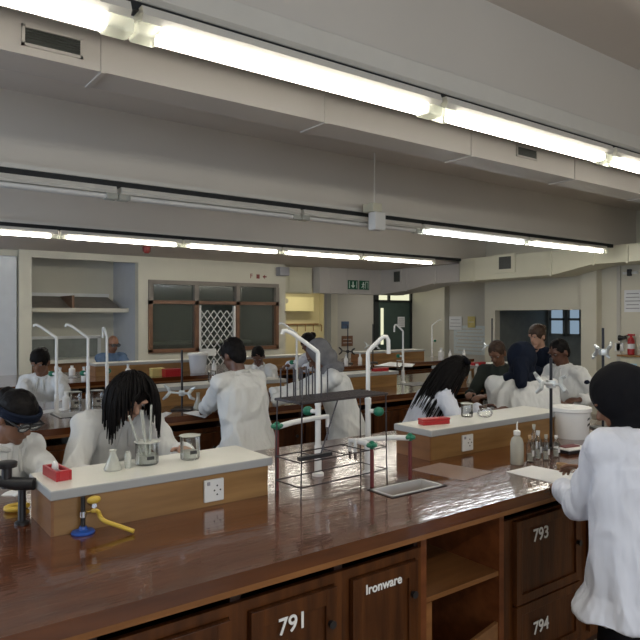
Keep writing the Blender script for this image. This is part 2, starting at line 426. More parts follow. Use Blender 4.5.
for i in range(6):
    lit = i >= 4
    lamp('fluorescent_lamp', ['unlit tube lamp at the far left of the middle row', 'unlit tube lamp above the left end of the long wood and glass frame', 'unlit tube lamp of the middle row, left of the track joint',
          'unlit tube lamp ending behind the hanging sensor', 'bluish white lit tube lamp just right of the hanging sensor', 'warm white lit tube lamp reaching the right duct'][i],
         JX2[i], JX2[i+1], 5.195, 2.615, ('tube_cool' if i == 4 else 'tube_light') if lit else 'white_plastic', 'tube lamps of the middle row')
JX3 = [.55, 2.12, 3.75, 5.38, 7.0, 8.75]
for i in range(5):
    lamp('fluorescent_lamp', ['lit tube lamp over the left edge of the far niche', 'lit tube lamp in front of the round red alarm', 'lit tube lamp above the brown framed window',
          'lit tube lamp over the passage opening', 'lit tube lamp in front of the exit sign duct'][i],
         JX3[i], JX3[i+1], 8.215, 2.615, 'tube_light', 'tube lamps of the farthest row')
# sensor hanging from the middle track
p = at(377, 222, Y=5.0)
r = thing('ceiling_sensor', 'white boxy sensor hanging from a thin cord in front of the middle lamp track', 'sensor', (p.x, p.y, p.z-.09))
MB().box(-.065, .065, -.05, .05, 0, .17, .012).build('sensor_body', 'white_plastic', r)
MB().box(-.085, .03, -.04, .1, .17, .25, .008).build('mounting_block', 'duct_cream', r)
MB().tube([(-.03, 0, .25), (-.03, 0, .90)], .006, 8).build('cord', 'trunk_white', r)
r.scale = (1.15, 1.15, 1.12)

# ------------------------------------------------------------------ window frame in the far wall
r = bpy.data.objects.new('window_5', None); COL.objects.link(r); r['kind'] = 'structure'
f = MB(); y0, y1 = YB-.04, YB+.1
f.box(WX0, WX1, y0, y1, WZ1-.07, WZ1)
for x in (WX0, 5.02, 5.86, WX1-.07): f.box(x, x+.08, y0, y1, WZ1-.42, WZ1-.07)
f.build('window_frame', 'frame_grey', r)
f = MB(); f.box(WX0, WX1, y0, y1, 1.86, 1.92)
for a, b in ((WX0, 5.1), (5.86, WX1)):
    f.box(a, b, y0, y1, WZ0-.02, WZ0+.05); f.box(a, a+.07, y0, y1, WZ0, 1.86); f.box(b-.07, b, y0, y1, WZ0, 1.86)
f.box(5.03, 5.1, y0, y1, 0, 1.0); f.box(5.86, 5.93, y0, y1, 0, 1.0)
f.build('window_casing', 'frame_brown', r)
g = MB(); g.box(WX0+.05, WX1-.05, YB+.03, YB+.036, 1.93, WZ1-.06).box(WX0+.05, 5.04, YB+.03, YB+.036, WZ0+.04, 1.87).box(5.92, WX1-.05, YB+.03, YB+.036, WZ0+.04, 1.87)
g.build('window_pane', 'pane', r)
# folding security gate
r = thing('security_gate', 'white diamond lattice folding gate between the two brown framed windows', 'gate', (5.48, YB+.0, 0))
MB().box(-.37, -.33, -.03, .02, .02, 1.84).box(.33, .37, -.03, .02, .02, 1.84).build('gate_post', 'white_enamel', r)
g = MB(); n = 5; dz = .17
for row in range(10):
    for c in range(n):
        xa = -.33+.66*c/n; xb = -.33+.66*(c+1)/n; z0 = .05+row*dz
        g.tube([(xa, 0, z0), (xb, 0, z0+dz)], .010, 6); g.tube([(xa, -.012, z0+dz), (xb, -.012, z0)], .010, 6)
g.build('lattice', 'white_enamel', r)
MB().box(-.37, -.05, -.06, -.03, .93, 1.06, .004).build('lock_box', 'white_enamel', r)
# prep room bench seen through the glass
r = thing('laboratory_shelf', 'pale shelf with glassware seen dimly through the left window', 'shelf', (4.7, 11.6, 0))
MB().box(-.4, 3.0-.9, -.1, .4, 1.1, 1.16).build('shelf_board', 'wall_grey', r)
MB().box(-.3, -.25, 0, .3, 0, 1.1).box(1.9, 1.95, 0, .3, 0, 1.1).build('upright', 'wall_grey', r)
# fire alarm, speaker, marks on wall
p = at(148, 254, Y=8.9)
r = thing('fire_alarm', 'round dark red alarm below the far lamps, left of the brown window', 'alarm', (p.x, 8.95, 2.66))
MB().lathe((0, 0, 0), [(.055, 0), (.06, -.02), (.055, -.075), (.03, -.10)], 20).build('alarm_bell', 'red_dull', r, smooth=True)
p = at(280, 272, Y=YB)
tag(MB().box(p.x-.1, p.x+.12, YB-.16, YB-.005, p.z-.08, p.z+.09, .01).build('wall_speaker', 'grey_plastic'), 'small grey box speaker on the wall right of the brown window', 'speaker')
p = at(258, 276.5, Y=YB)
r = thing('wall_marking', 'small red letters and arrow on the wall above the right window', 'sign', (p.x, YB-.003, p.z))
text('F', .12, 'letter', 'ink_red', r, (-.15, 0, 0), FACE_S, bold=.002)
MB().box(-.035, .035, -.002, .002, -.04, .04).build('square_mark', 'ink_red', r)
MB().prism([(.10, 0), (.15, .04), (.15, .012), (.19, .012), (.19, -.012), (.15, -.012), (.15, -.04)], -.002, .002, 'y').build('arrow_mark', 'ink_red', r)
# green exit sign on the duct (pair of pictograms)
p = at(358, 285, Y=10.5)
r = thing('exit_sign', 'green double exit pictogram sign on the boxed duct', 'sign', (p.x, 10.485, p.z))
for dx, nm in ((-.2, 'arrow_panel'), (.2, 'running_figure_panel')):
    q = MB().box(dx-.165, dx+.165, -.012, .01, -.13, .13, .004).build(nm, 'sign_green', r)
    g = MB()
    if dx < 0:
        g.box(dx-.02, dx+.02, -.016, -.011, -.03, .09); g.prism([(dx-.075, -.02), (dx+.075, -.02), (dx, -.095)], -.016, -.011, 'y')
        for sx in (-1, 1):
            g.box(dx+sx*.125-.008, dx+sx*.125+.008, -.016, -.011, -.1, .1)
    else:
        g.box(dx+.03, dx+.045, -.016, -.011, -.1, .1).box(dx+.03, dx+.13, -.016, -.011, .085, .1).box(dx+.115, dx+.13, -.016, -.011, -.1, .1)
        g.ell((dx-.04, -.013, .065), (.024, .004, .024)); 
        for a, b in (((-.04, .04), (-.06, -.02)), ((-.06, -.02), (-.02, -.05)), ((-.02, -.05), (-.03, -.1)), ((-.06, -.02), (-.1, -.08)), ((-.04, .03), (.0, .0)), ((-.04, .03), (-.1, .02))):
            g.tube([(dx+a[0], -.013, a[1]), (dx+b[0], -.013, b[1])], .012, 6)
    g.build('pictogram', 'sign_white', q)
r.scale = (.80, 1, .74)
# green door
r = bpy.data.objects.new('door_1', None); COL.objects.link(r); r['kind'] = 'structure'
f = MB(); f.box(11.05, 11.2, YF-.04, YF+.1, 0, 2.36).box(12.36, 12.42, YF-.04, YF+.1, 0, 2.36).box(11.05, 12.42, YF-.04, YF+.1, 2.02, 2.07).box(11.05, 12.42, YF-.04, YF+.1, 2.33, 2.38).box(11.55, 11.61, YF-.04, YF+.1, 2.05, 2.34)
f.build('door_frame', 'door_frame_black', r)
dl = MB(); dl.box(11.2, 11.30, YF, YF+.05, .01, 2.02).box(11.42, 12.36, YF, YF+.05, .01, 2.02).box(11.30, 11.42, YF, YF+.05, .01, .9).box(11.30, 11.42, YF, YF+.05, 1.86, 2.02)
dl = dl.build('door_leaf', 'door_green', r)
MB().box(11.30, 11.42, YF+.02, YF+.03, .9, 1.86).build('door_glass', 'lit_glass', dl)
MB().box(11.2, 11.55, YF+.02, YF+.03, 2.07, 2.33).box(11.61, 12.36, YF+.02, YF+.03, 2.07, 2.33).build('transom_glass', 'lit_glass', r)
def notice(name, label, p, w, h, m, face='S', lines=0, inkm='grey_plastic', cat='notice'):
    rr = thing(name, label, cat, p)
    if face == 'S': MB().box(-w/2, w/2, -.006, 0, -h/2, h/2).build('sheet', m, rr)
    else: MB().box(-.006, 0, -w/2, w/2, -h/2, h/2).build('sheet', m, rr)
    if lines:
        g = MB()
        for k in range(lines):
            z = h/2-h*(k+1)/(lines+1.0); ww = w*(.36+.08*((k*7) % 3)/2)
            if face == 'S': g.box(-ww, ww, -.009, -.006, z-h*.018, z+h*.018)
            else: g.box(-.009, -.006, -ww, ww, z-h*.018, z+h*.018)
        g.build('printed_lines', inkm, rr)
    return rr
p = at(401, 322, Y=12.5); notice('paper_notice', 'white paper notice taped on the green door', (p.x, YF-.005, p.z), .26, .28, 'paper', lines=4)
p = at(345, 325, Y=12.5); notice('picture', 'small red and blue picture on the pale wall beside the passage', (p.x, YF-.005, p.z), .24, .18, 'cloth_blue', lines=1, inkm='red_dull', cat='picture')
p = at(347, 341, Y=12.5); notice('pin_board', 'brown notice board below the small red and blue picture', (p.x, YF-.005, p.z), .36, .26, 'frame_brown', lines=2, inkm='paper', cat='board')
p = at(470, 338, X=12.6)
rr = notice('wall_poster', 'large pale grid chart poster left of the wide dark opening', (12.595, p.y, p.z-.05), 1.05, .72, 'poster', 'W', 7, 'wall_grey', cat='poster')
p = at(456, 325, X=12.6); notice('wall_poster', 'white poster pinned at the upper left of the grid chart', (12.58, p.y, p.z+.05), .42, .34, 'paper', 'W', 3, cat='poster')
p = at(472, 324, X=12.6); notice('wall_poster', 'yellow map poster at the top of the grid chart', (12.58, p.y, p.z+.05), .24, .28, 'paper_yellow', 'W', 1, 'paper', cat='poster')
p = at(633, 301, X=XR); notice('paper_notice', 'white paper notice high on the right wall above the extinguisher', (XR-.005, p.y, p.z), .28, .36, 'paper', 'W', 5, cat='notice')
p = at(631, 372, X=XR-.1); notice('paper_notice', 'light blue notice on the box below the extinguisher', (XR-.125, p.y, p.z), .22, .28, 'paper_blue', 'W', 3, 'blue_metal', cat='notice')
# extinguisher on its ledge
p = at(632, 355, X=XR-.1)
r = thing('wall_box', 'cream boxed ledge on the right wall holding up the extinguisher', 'cupboard', (XR-.06, p.y-.1, 0))
MB().box(-.06, .06, -.45, .28, 0, p.z-.03).build('box_body', 'duct_cream', r)
MB().box(-.1, .06, -.5, .32, p.z-.03, p.z).build('ledge', 'oak', r)
r = thing('fire_extinguisher', 'red fire extinguisher with black horn on the right wall', 'extinguisher', (XR-.09, p.y+.02, p.z))
MB().lathe((0, 0, 0), [(.045, 0), (.055, .01), (.055, .22), (.04, .27), (.02, .29), (.02, .31)], 18).build('cylinder_body', 'red_plastic', r, smooth=True)
MB().box(-.02, .02, -.06, .05, .31, .34, .005).build('handle', 'red_plastic', r)
MB().tube([(0, .02, .32), (0, .10, .30), (0, .12, .27)], .012, 8).build('hose', 'black_metal', r)
MB().tube([(0, .08, .27), (0, .20, .27)], [.02, .05], 12).build('horn', 'black_metal', r)
MB().lathe((0, 0, .10), [(.056, 0), (.056, .08)], 18).build('paper_label', 'paper', r)
p = at(619, 347, X=XR); tag(MB().box(XR-.03, XR-.002, p.y-.09, p.y+.06, p.z-.07, p.z+.07, .01).build('wall_socket', 'white_plastic'), 'white wall socket left of the fire extinguisher', 'socket')
p = at(631, 273, X=XR); 
r = thing('wall_lamp', 'small spotlight bracket on the right wall under the duct', 'lamp', (XR-.02, p.y, p.z))
MB().box(-.02, .02, -.12, .12, -.02, .02).build('bracket', 'white_plastic', r)
MB().box(-.06, .0, -.03, .03, -.05, .06, .008).build('lamp_head', 'black_metal', r)
# niche: hood shelf, windows
r = thing('extraction_hood', 'sloping brown canopy hood with white rims hung in the far left niche', 'hood', (3.1, 11.3, 0))
zt = at(60, 294, Y=11.3).z
MB().prism([(-.35, zt-.26), (.44, zt-.02), (.44, zt-.06), (-.35, zt-.30)], -.88, .78, 'x').build('canopy', 'frame_grey', r)
MB().box(-.88, .80, .38, .45, zt-.03, zt+.03).build('top_rim', 'white_enamel', r)
MB().box(-.88, .88, -.40, -.35, zt-.31, zt-.24).build('front_rim', 'wall_paint', r)
MB().box(-.06, -.02, -.35, .4, zt-.27, zt-.03).build('divider', 'frame_brown', r)
r = bpy.data.objects.new('window_6', None); COL.objects.link(r); r['kind'] = 'structure'
f = MB(); zz1 = at(70, 337, Y=11.7).z; zz0 = zz1-.5
for x in (2.55, 2.98, 3.72): f.box(x-.025, x+.025, 11.66, 11.74, zz0, zz1)
f.box(2.5, 3.75, 11.66, 11.74, zz1-.03, zz1+.02).box(2.5, 3.75, 11.66, 11.74, zz0-.02, zz0+.03)
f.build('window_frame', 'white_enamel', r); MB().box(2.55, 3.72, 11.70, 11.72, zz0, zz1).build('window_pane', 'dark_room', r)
r = thing('wall_counter', 'pale counter top with cupboards along the back of the far left niche', 'counter', (3.1, 11.4, 0))
MB().box(-.86, .86, -.3, .33, .86, .92, .005).build('counter_top', 'slab_top', r)
MB().box(-.84, .84, -.24, .32, 0, .86).build('cabinet_body', 'oak_dark', r)
# hooks rail + cabinets in the yellow passage
r = thing('coat_rail', 'dark rail with hooks on the yellow lit wall of the passage', 'rail', (10.1, 14.6, 1.42))
MB().box(-.9, .85, .15, .19, -.015, .015).build('rail_bar', 'frame_brown', r)
for k in range(7): MB().tube([(-.8+.28*k, .15, 0), (-.8+.28*k, .06, -.03), (-.8+.28*k, .07, -.20)], .012, 6).build('hook', 'frame_brown', r)
r = thing('wall_cabinet', 'cream wall cupboard with a round dial high in the yellow passage', 'cupboard', (9.85, 14.5, 1.78))
MB().box(-.3, .75, 0, .3, 0, .4, .01).build('cabinet_body', 'duct_cream', r)
MB().tube([(-.2, .0, .28), (-.2, -.02, .28)], .07, 16).build('dial', 'grey_plastic', r)

# ------------------------------------------------------------------ benches
BZ = .90
def bench_top(x0, x1, y0, y1, label, holes, group):
    # worktop with rectangular sink holes, lip and lighter rail below
    xs = sorted({x0, x1, *[h for a in holes for h in (a[0], a[1])]})
    r = thing('worktop', label, 'worktop', (x0, y0, 0), 0, group)
    m = MB()
    hy = [(a[2], a[3]) for a in holes]
    for a, b in zip(xs, xs[1:]):
        mid = (a+b)/2; h = [q for q in holes if q[0] < mid < q[1]]
        if h: m.box(a-x0, b-x0, 0, h[0][2]-y0, BZ-.045, BZ); m.box(a-x0, b-x0, h[0][3]-y0, y1-y0, BZ-.045, BZ)
        else: m.box(a-x0, b-x0, 0, y1-y0, BZ-.045, BZ)
    bmesh.ops.remove_doubles(m.bm, verts=m.bm.verts, dist=1e-5)
    # drop inner faces
    seen = {}
    for f_ in m.bm.faces:
        seen.setdefault(tuple(round(c, 4) for c in f_.calc_center_median()), []).append(f_)
    bmesh.ops.delete(m.bm, geom=[f_ for fs in seen.values() if len(fs) > 1 for f_ in fs], context='FACES_ONLY')
    m.build('worktop_board', 'bench_wood', r)
    MB().box(.01, x1-x0-.01, .004, .05, BZ-.066, BZ-.045).build('edge_rail', 'rail_wood', r)
    return r
def riser(x0, x1, y, label, sockets=(), depth=.28):
    r = thing('service_riser', label, 'riser', (x0, y, BZ))
    L = x1-x0
    MB().box(.015, L-.015, .015, depth-.015, 0, .125).build('riser_body', 'oak', r)
    MB().box(.005, .015, .015, depth-.015, 0, .125).build('end_panel', 'oak_dark', r)
    s = MB().box(0, L, 0, depth, .125, .157, .003).build('riser_slab', 'slab_edge', r)
    MB().box(.004, L-.004, .004, depth-.004, .1565, .1585).build('slab_surface', 'slab_top', s)
    for sx in sockets: socket(r, sx-x0)
    return r
def socket(r, x):
    p = MB().box(x-.043, x+.043, .003, .015, .018, .106, .004).build('power_socket', 'white_plastic', r)
    g = MB()
    for dx in (.012,):
        for hx, hz in ((-.012, .062), (.0, .045), (0, .080), (.014, .062)): g.tube([(x+dx+hx, .004, hz), (x+dx+hx, .0015, hz)], .0035, 8)
    g.build('socket_hole', 'ink', p)
    for dx in (-.026,): MB().box(x+dx-.006, x+dx+.006, 0, .004, .085, .098).build('socket_switch', 'grey_plastic', p)
b1 = bench_top(-1.3, 4.35, 1.64, 3.07, 'long glossy red brown wooden worktop in the foreground', [(1.82, 2.13, 1.94, 2.08)], 'wooden worktops')
b2 = bench_top(-1.6, 7.2, 4.47, 5.92, 'glossy wooden worktop of the middle bench behind the standing students', [(1.28, 1.62, 4.9, 5.15), (4.9, 5.25, 4.9, 5.15)], 'wooden worktops')
b3 = bench_top(-.6, 8.9, 7.40, 8.85, 'wooden worktop of the farthest bench before the brown window', [(2.0, 2.3, 8.0, 8.2)], 'wooden worktops')
def sink(x0, x1, y0, y1, label):
    r = thing('sink', label, 'sink', ((x0+x1)/2, (y0+y1)/2, BZ)); a = (x1-x0)/2; b = (y1-y0)/2
    m = MB(); z = .004
    m.box(-a, a, -b, b, -.2, -.185); m.box(-a, -a+.012, -b, b, -.185, z); m.box(a-.012, a, -b, b, -.185, z); m.box(-a, a, -b, -b+.012, -.185, z); m.box(-a, a, b-.012, b, -.185, z)
    m.build('basin', 'stone', r)
    m = MB(); t = .010
    m.box(-a-t, a+t, -b-t, -b, 0, .003); m.box(-a-t, a+t, b, b+t, 0, .003); m.box(-a-t, -a, -b, b, 0, .003); m.box(a, a+t, -b, b, 0, .003)
    m.build('rim', 'black_metal', r)
sink(1.82, 2.13, 1.94, 2.08, 'black rimmed sink in the foreground worktop between the two risers')
sink(1.28, 1.62, 4.9, 5.15, 'sink in the middle bench at the left')
sink(4.9, 5.25, 4.9, 5.15, 'sink in the middle bench at the right')
sink(2.0, 2.3, 8.0, 8.2, 'sink in the farthest bench')
riser(.56, 1.445, 2.27, 'long oak riser with pale slab at left, holding beakers and a red box', (1.175,), .31)
riser(2.43, 3.60, 2.30, 'oak riser with pale slab at right of the sink, holding a flat red box', (2.72,))
riser(1.85, 3.35, 5.02, 'oak riser on the middle bench behind the standing man in back view')
riser(4.02, 4.80, 5.02, 'oak riser on the middle bench right of the tall taps')
riser(5.6, 6.9, 5.02, 'oak riser on the middle bench behind the navy headscarf')
riser(-.5, 1.1, 5.02, 'oak riser at the left end of the middle bench')
riser(2.5, 4.0, 8.0, 'oak riser at the left of the farthest bench'); riser(4.6, 6.2, 8.0, 'oak riser at the middle of the farthest bench'); riser(6.8, 8.3, 8.0, 'oak riser at the right of the farthest bench')

# foreground cabinets -------------------------------------------------
CY = 1.74; CT = BZ-.046
def carcass(mb, x0, x1, y1, open_front=False):
    t = .018
    mb.box(x0, x0+t, 0, y1, .08, CT).box(x1-t, x1, 0, y1, .08, CT).box(x0+t, x1-t, y1-t, y1, .08, CT).box(x0+t, x1-t, 0, y1-t, .08, .10).box(x0+t, x1-t, 0, y1-t, CT-.018, CT)
    mb.box(x0+t, x1-t, .04, y1-t, 0, .08)
def cabinet(x0, x1, label, txt=None, doors=1, tsize=.075, group='cupboards under the foreground worktop', y=CY, depth=.62, ff=1, numbers=None):
    L = x1-x0; r = thing('cabinet', label, 'cupboard', (x0, y, 0), 0, group)
    if ff < 0: r.rotation_euler = (0, 0, PI); r.location = (x1, y, 0)
    b = MB(); carcass(b, 0, L, depth); b.build('cabinet_body', 'gap_shade_wood', r)
    fr = MB(); s = .032
    fr.box(0, s, -.02, 0, .08, CT-.082).box(L-s, L, -.02, 0, .08, CT-.082).box(s, L-s, -.02, 0, CT-.115, CT-.082).box(s, L-s, -.02, 0, .08, .12)
    fr.build('face_frame', 'cabinet_wood', r)
    w = (L-2*s)/doors
    for k in range(doors):
        a = s+w*k+.003; c = s+w*(k+1)-.003; z0, z1 = .123, CT-.118
        d = MB(); st = .045
        d.box(a, c, -.030, -.010, z0, z1)
        d.box(a, a+st, -.040, -.030, z0, z1).box(c-st, c, -.040, -.030, z0, z1).box(a+st, c-st, -.040, -.030, z0, z0+st).box(a+st, c-st, -.040, -.030, z1-st*1.2, z1)
        d = d.build('door', 'cabinet_wood', r, bevel=.0015)
        MB().tube([(c-.03, -.04, .62), (c-.03, -.058, .62)], [.010, .014], 12).build('knob', 'black_metal', d)
        if txt and k == 0:
            text(txt, tsize, 'lettering', 'paint_white', d, ((a+c)/2-.015, -.0415, CT-.192 if len(txt) < 5 else CT-.165), FACE_S, .001, .0010)
    return r
cabinet(-1.25, -.62, 'plain cupboard at the left end of the foreground bench')
cabinet(-.62, .02, 'plain cupboard second from the left end of the foreground bench')
cabinet(.02, .53, 'dark cupboard in the foreground cut by the lower left edge of the photo')
cabinet(.53, .97, 'dark cupboard immediately left of the one numbered 791')
cabinet(.97, 1.375, 'dark cupboard with the white number 791 on its door', '791')
cabinet(1.375, 1.76, 'dark cupboard lettered Ironware in white', 'Ironware', tsize=.047)
# open shelf unit
r = thing('open_shelf_unit', 'open wooden shelf unit between the Ironware door and the 793 drawers', 'shelf', (1.76, CY, 0), 0, 'cupboards under the foreground worktop')
L = 2.26-1.76; b = MB(); t = .02
b.box(0, .03, -.02, .5, .08, CT).box(L-.03, L, -.02, .5, .08, CT).box(.03, L-.03, .48, .5, .08, CT).box(.03, L-.03, -.02, .5, CT-.03, CT).box(.03, L-.03, -.02, .5, .08, .10).box(.03, L-.03, .04, .48, 0, .08)
b.build('shelf_case', 'shelf_wood', r)
zs = at(460, 583, Y=CY).z
MB().box(.03, L-.03, -.015, .48, zs-.02, zs).build('shelf_board', 'rail_wood', r)
MB().box(.03, .06, -.02, 0, .1, zs-.02).build('door_stile', 'rail_wood', r)
MB().prism([(.06, .10), (L-.03, .10), (L-.03, zs-.22), (.06, zs-.30)], -.012, .004, 'y').build('sliding_panel', 'oak_dark', r)
# 793 / 794 stacked doors
r = thing('cabinet', 'dark cupboard with stacked doors numbered 793 and 794 beside the coated student', 'cupboard', (2.26, CY, 0), 0, 'cupboards under the foreground worktop')
L = .60; b = MB(); carcass(b, 0, L, .6); b.build('cabinet_body', 'gap_shade_wood', r)
fr = MB(); fr.box(0, .06, -.02, 0, .08, CT-.082).box(L-.04, L, -.02, 0, .08, CT-.082).box(.06, L-.04, -.02, 0, CT-.09, CT-.082).box(.06, L-.04, -.02, 0, .08, .12); fr.build('face_frame', 'cabinet_wood', r)
za = at(543, 590, Y=CY).z
for z0, z1, s in ((.123, za-.004, '794'), (za+.004, CT-.093, '793')):
    d = MB(); a, c = .063, L-.043; st = .04
    d.box(a, c, -.030, -.010, z0, z1)
    d.box(a, a+st, -.040, -.030, z0, z1).box(c-st, c, -.040, -.030, z0, z1).box(a+st, c-st, -.040, -.030, z0, z0+st).box(a+st, c-st, -.040, -.030, z1-st, z1)
    d = d.build('door', 'cabinet_wood', r, bevel=.0015)
    q = at(541, 534, Y=CY-.04) if s == '793' else at(541, 626, Y=CY-.04)
    text(s, .078, 'lettering', 'paint_white', d, (q.x-2.26, -.041, q.z), FACE_S, .001, .0010)
    MB().tube([(c-.03, -.04, (z0+z1)/2), (c-.03, -.058, (z0+z1)/2)], [.010, .014], 12).build('knob', 'black_metal', d)
for i in range(3):
    cabinet(2.86+.49*i, 3.35+.49*i, ['plain cupboard hidden behind the coated student, nearest of three', 'plain cupboard hidden behind the coated student, middle of three', 'plain cupboard at the right end of the foreground bench'][i])
# back of bench 1
tag(MB().box(-1.25, 4.33, 2.40, 2.62, .0, CT).build('bench_body', 'cabinet_wood'), 'plain wooden backing under the far half of the foreground worktop', 'bench')
# middle bench and far bench cabinets
names = ['leftmost', 'second', 'third', 'fourth', 'fifth', 'sixth', 'seventh', 'eighth', 'ninth', 'tenth', 'eleventh', 'twelfth', 'thirteenth']
pc = None
for i in range(11):
    x0 = -1.55+i*.79
    lab = '%s two door cupboard from the left under the middle worktop' % names[i]
    if pc is None: pc = cabinet(x0, x0+.79, lab, doors=2, y=4.57, depth=.6, group='cupboards under the middle worktop')
    else: dup(pc, (x0, 4.57, 0), label=lab)
tag(MB().box(-1.5, 7.1, 5.20, 5.45, 0, CT).build('bench_body', 'cabinet_wood'), 'plain wooden backing under the far half of the middle worktop', 'bench')
for i in range(12):
    x0 = -.55+i*.785
    dup(pc, (x0, 7.5, 0), label='%s two door cupboard from the left under the farthest worktop' % names[i], group='cupboards under the farthest worktop')
tag(MB().box(-.5, 8.8, 8.13, 8.35, 0, CT).build('bench_body', 'cabinet_wood'), 'plain wooden backing under the far half of the farthest worktop', 'bench')

# ------------------------------------------------------------------ people
def remesh(mb, name, mats, parent, vox, folds=0, fscale=(9, 9, 3.2), smooth_it=2, seed=0, fine=0):
    me = mb.mesh(name+'_src'); o = bpy.data.objects.new('tmp', me); COL.objects.link(o)
    m = o.modifiers.new('r', 'REMESH'); m.mode = 'VOXEL'; m.voxel_size = vox; m.use_smooth_shade = True
    if smooth_it:
        s = o.modifiers.new('s', 'SMOOTH'); s.iterations = smooth_it; s.factor = .6
    dg = bpy.context.evaluated_depsgraph_get(); me2 = bpy.data.meshes.new_from_object(o.evaluated_get(dg))
    bpy.data.objects.remove(o); bpy.data.meshes.remove(me)
    if folds or fine:
        sd = V((seed*3.1, seed*1.7, seed*.9))
        nr = [v.normal.copy() for v in me2.vertices]
        for v, nn in zip(me2.vertices, nr):
            p = v.co
            q = V((p.x*fscale[0], p.y*fscale[1], p.z*fscale[2]))+sd
            q += V((noise.noise(p*3+sd), noise.noise(p*3.3+sd*2), 0))*1.1
            a = noise.noise(q); d = (1-abs(a)*2.6)*folds if folds else 0
            if fine: d += noise.noise(p*55+sd)*fine
            v.co = p+nn*d
    me2.name = name; o = bpy.data.objects.new(name, me2); COL.objects.link(o)
    me2.materials.clear(); me2.materials.append(M[mats]); me2.polygons.foreach_set('use_smooth', [True]*len(me2.polygons))
    if parent is not None: o.parent = parent
    return o
def ik(a, t, l1, l2, pole):
    d = t-a; L = min(d.length, (l1+l2)*.985); d.normalize(); t = a+d*L
    x = (l1*l1-l2*l2+L*L)/(2*L); h = math.sqrt(max(l1*l1-x*x, 0)); p = pole-d*pole.dot(d)
    if p.length < 1e-3: p = V((0, 0, -1))
    p.normalize(); return a+d*x+p*h, t
def person(label, head, heading, lean=15, side=0, sc=1.0, pitch=20, hyaw=0, roll=0, hands=None, skin='skin_dark', top='coat_white', hair='short', hmat='hair',
           seated=False, hem=.42, near=False, seed=1, width=1.0, glasses=False, extra=None, strandlen=.35, sweep=(0, 0, 0), trous='cloth_black', coll=True, poles=None, stool=None, neckl=1.0):
    rnd = random.Random(seed); H0 = V(head)
    h = math.radians(heading); f = V((math.cos(h), math.sin(h), 0)); r = V((math.sin(h), -math.cos(h), 0)); up = V((0, 0, 1))
    l = math.radians(lean); sd = math.radians(side)
    s = (up*math.cos(l)*math.cos(sd)+f*math.sin(l)+r*math.sin(sd)).normalized()
    g = (f-s*f.dot(s)).normalized(); R = g.cross(s).normalized()
    hy = math.radians(heading+hyaw); fy = V((math.cos(hy), math.sin(hy), 0)); pp = math.radians(pitch)
    hf = (fy*math.cos(pp)-up*math.sin(pp)).normalized(); hu = (fy*math.sin(pp)+up*math.cos(pp)).normalized()
    ro = math.radians(roll); hr = hf.cross(hu); hu, hr = (hu*math.cos(ro)+hr*math.sin(ro)), (hr*math.cos(ro)-hu*math.sin(ro))
    off_neck = (s*.55+hu*.45).normalized()*.155*sc*neckl + hf*.015*sc
    neck = H0-off_neck; hip = neck-s*.50*sc
    base = V((hip.x, hip.y, 0))
    root = thing('person', label, 'person', base)
    B = lambda p: V(p)-base
    print('PERSON hz %.2f head %.2f base %.2f %.2f' % (hip.z, H0.z, base.x, base.y), label[:40])
    hc = B(H0); nk = B(neck); hp = B(hip); A = (hr, hf, hu)
    vox = .0075 if near else .011
    # joints
    shl = [nk-s*.055*sc+R*k*.165*sc*width for k in (-1, 1)]
    hands = hands or [None, None]
    arms = []
    for i, k in enumerate((-1, 1)):
        t = hands[i]
        if t is None: t = shl[i]+V((0, 0, -.5*sc))+f*.05+r*k*.06
        else: t = B(V(t))
        pole = (V((0, 0, -1))-f*.35+r*k*.55) if not (poles and poles[i]) else V(poles[i])
        el, wr = ik(shl[i], t, .285*sc, .255*sc, pole); arms.append((shl[i], el, wr))
    legs = []
    for k in (-1, 1):
        hj = hp+r*k*.095*sc-up*.03
        if seated: kn = hj+f*.40*sc+r*k*.05-up*.03; an = V((kn.x, kn.y, .24))+f*.0; 
        else:
            an = V((hj.x, hj.y, .085))+r*k*.03-f*.02; kn = (hj+an)/2+f*.05
        legs.append((hj, kn, an))
    # skin body: one continuous mesh
    b = MB()
    b.ell(hc+hu*.022*sc-hf*.008*sc, (.076*sc, .095*sc, .10*sc), A, 20, 14)
    b.ell(hc+hf*.022*sc-hu*.045*sc, (.058*sc, .068*sc, .074*sc), A, 18, 12)
    b.cap(hc+hf*.078*sc+hu*.012*sc, hc+hf*.100*sc-hu*.022*sc, .009*sc, .015*sc)
    b.ell(hc+hf*.082*sc-hu*.060*sc, (.024*sc, .012*sc, .012*sc), A)
    b.ell(hc+hf*.066*sc-hu*.098*sc, (.022*sc, .020*sc, .018*sc), A)
    for k in (-1, 1):
        b.ell(hc+hr*k*.079*sc-hu*.012*sc-hf*.008*sc, (.010*sc, .020*sc, .032*sc), A)
        b.ell(hc+hr*k*.033*sc+hf*.080*sc+hu*.032*sc, (.024*sc, .014*sc, .009*sc), A)
    b.cap(hc-hu*.05*sc-hf*.012*sc, nk-s*.04*sc, .053*sc, .062*sc, 14)
    b.rings([(nk-s*.03*sc, R*.09*sc, g*.07*sc), (nk-s*.10*sc, R*.14*sc, g*.085*sc), (hp+s*.25*sc, R*.12*sc, g*.09*sc), (hp+s*.1*sc, R*.11*sc, g*.09*sc), (hp-s*.05*sc, r*.12*sc, f*.09*sc)], True, 16)
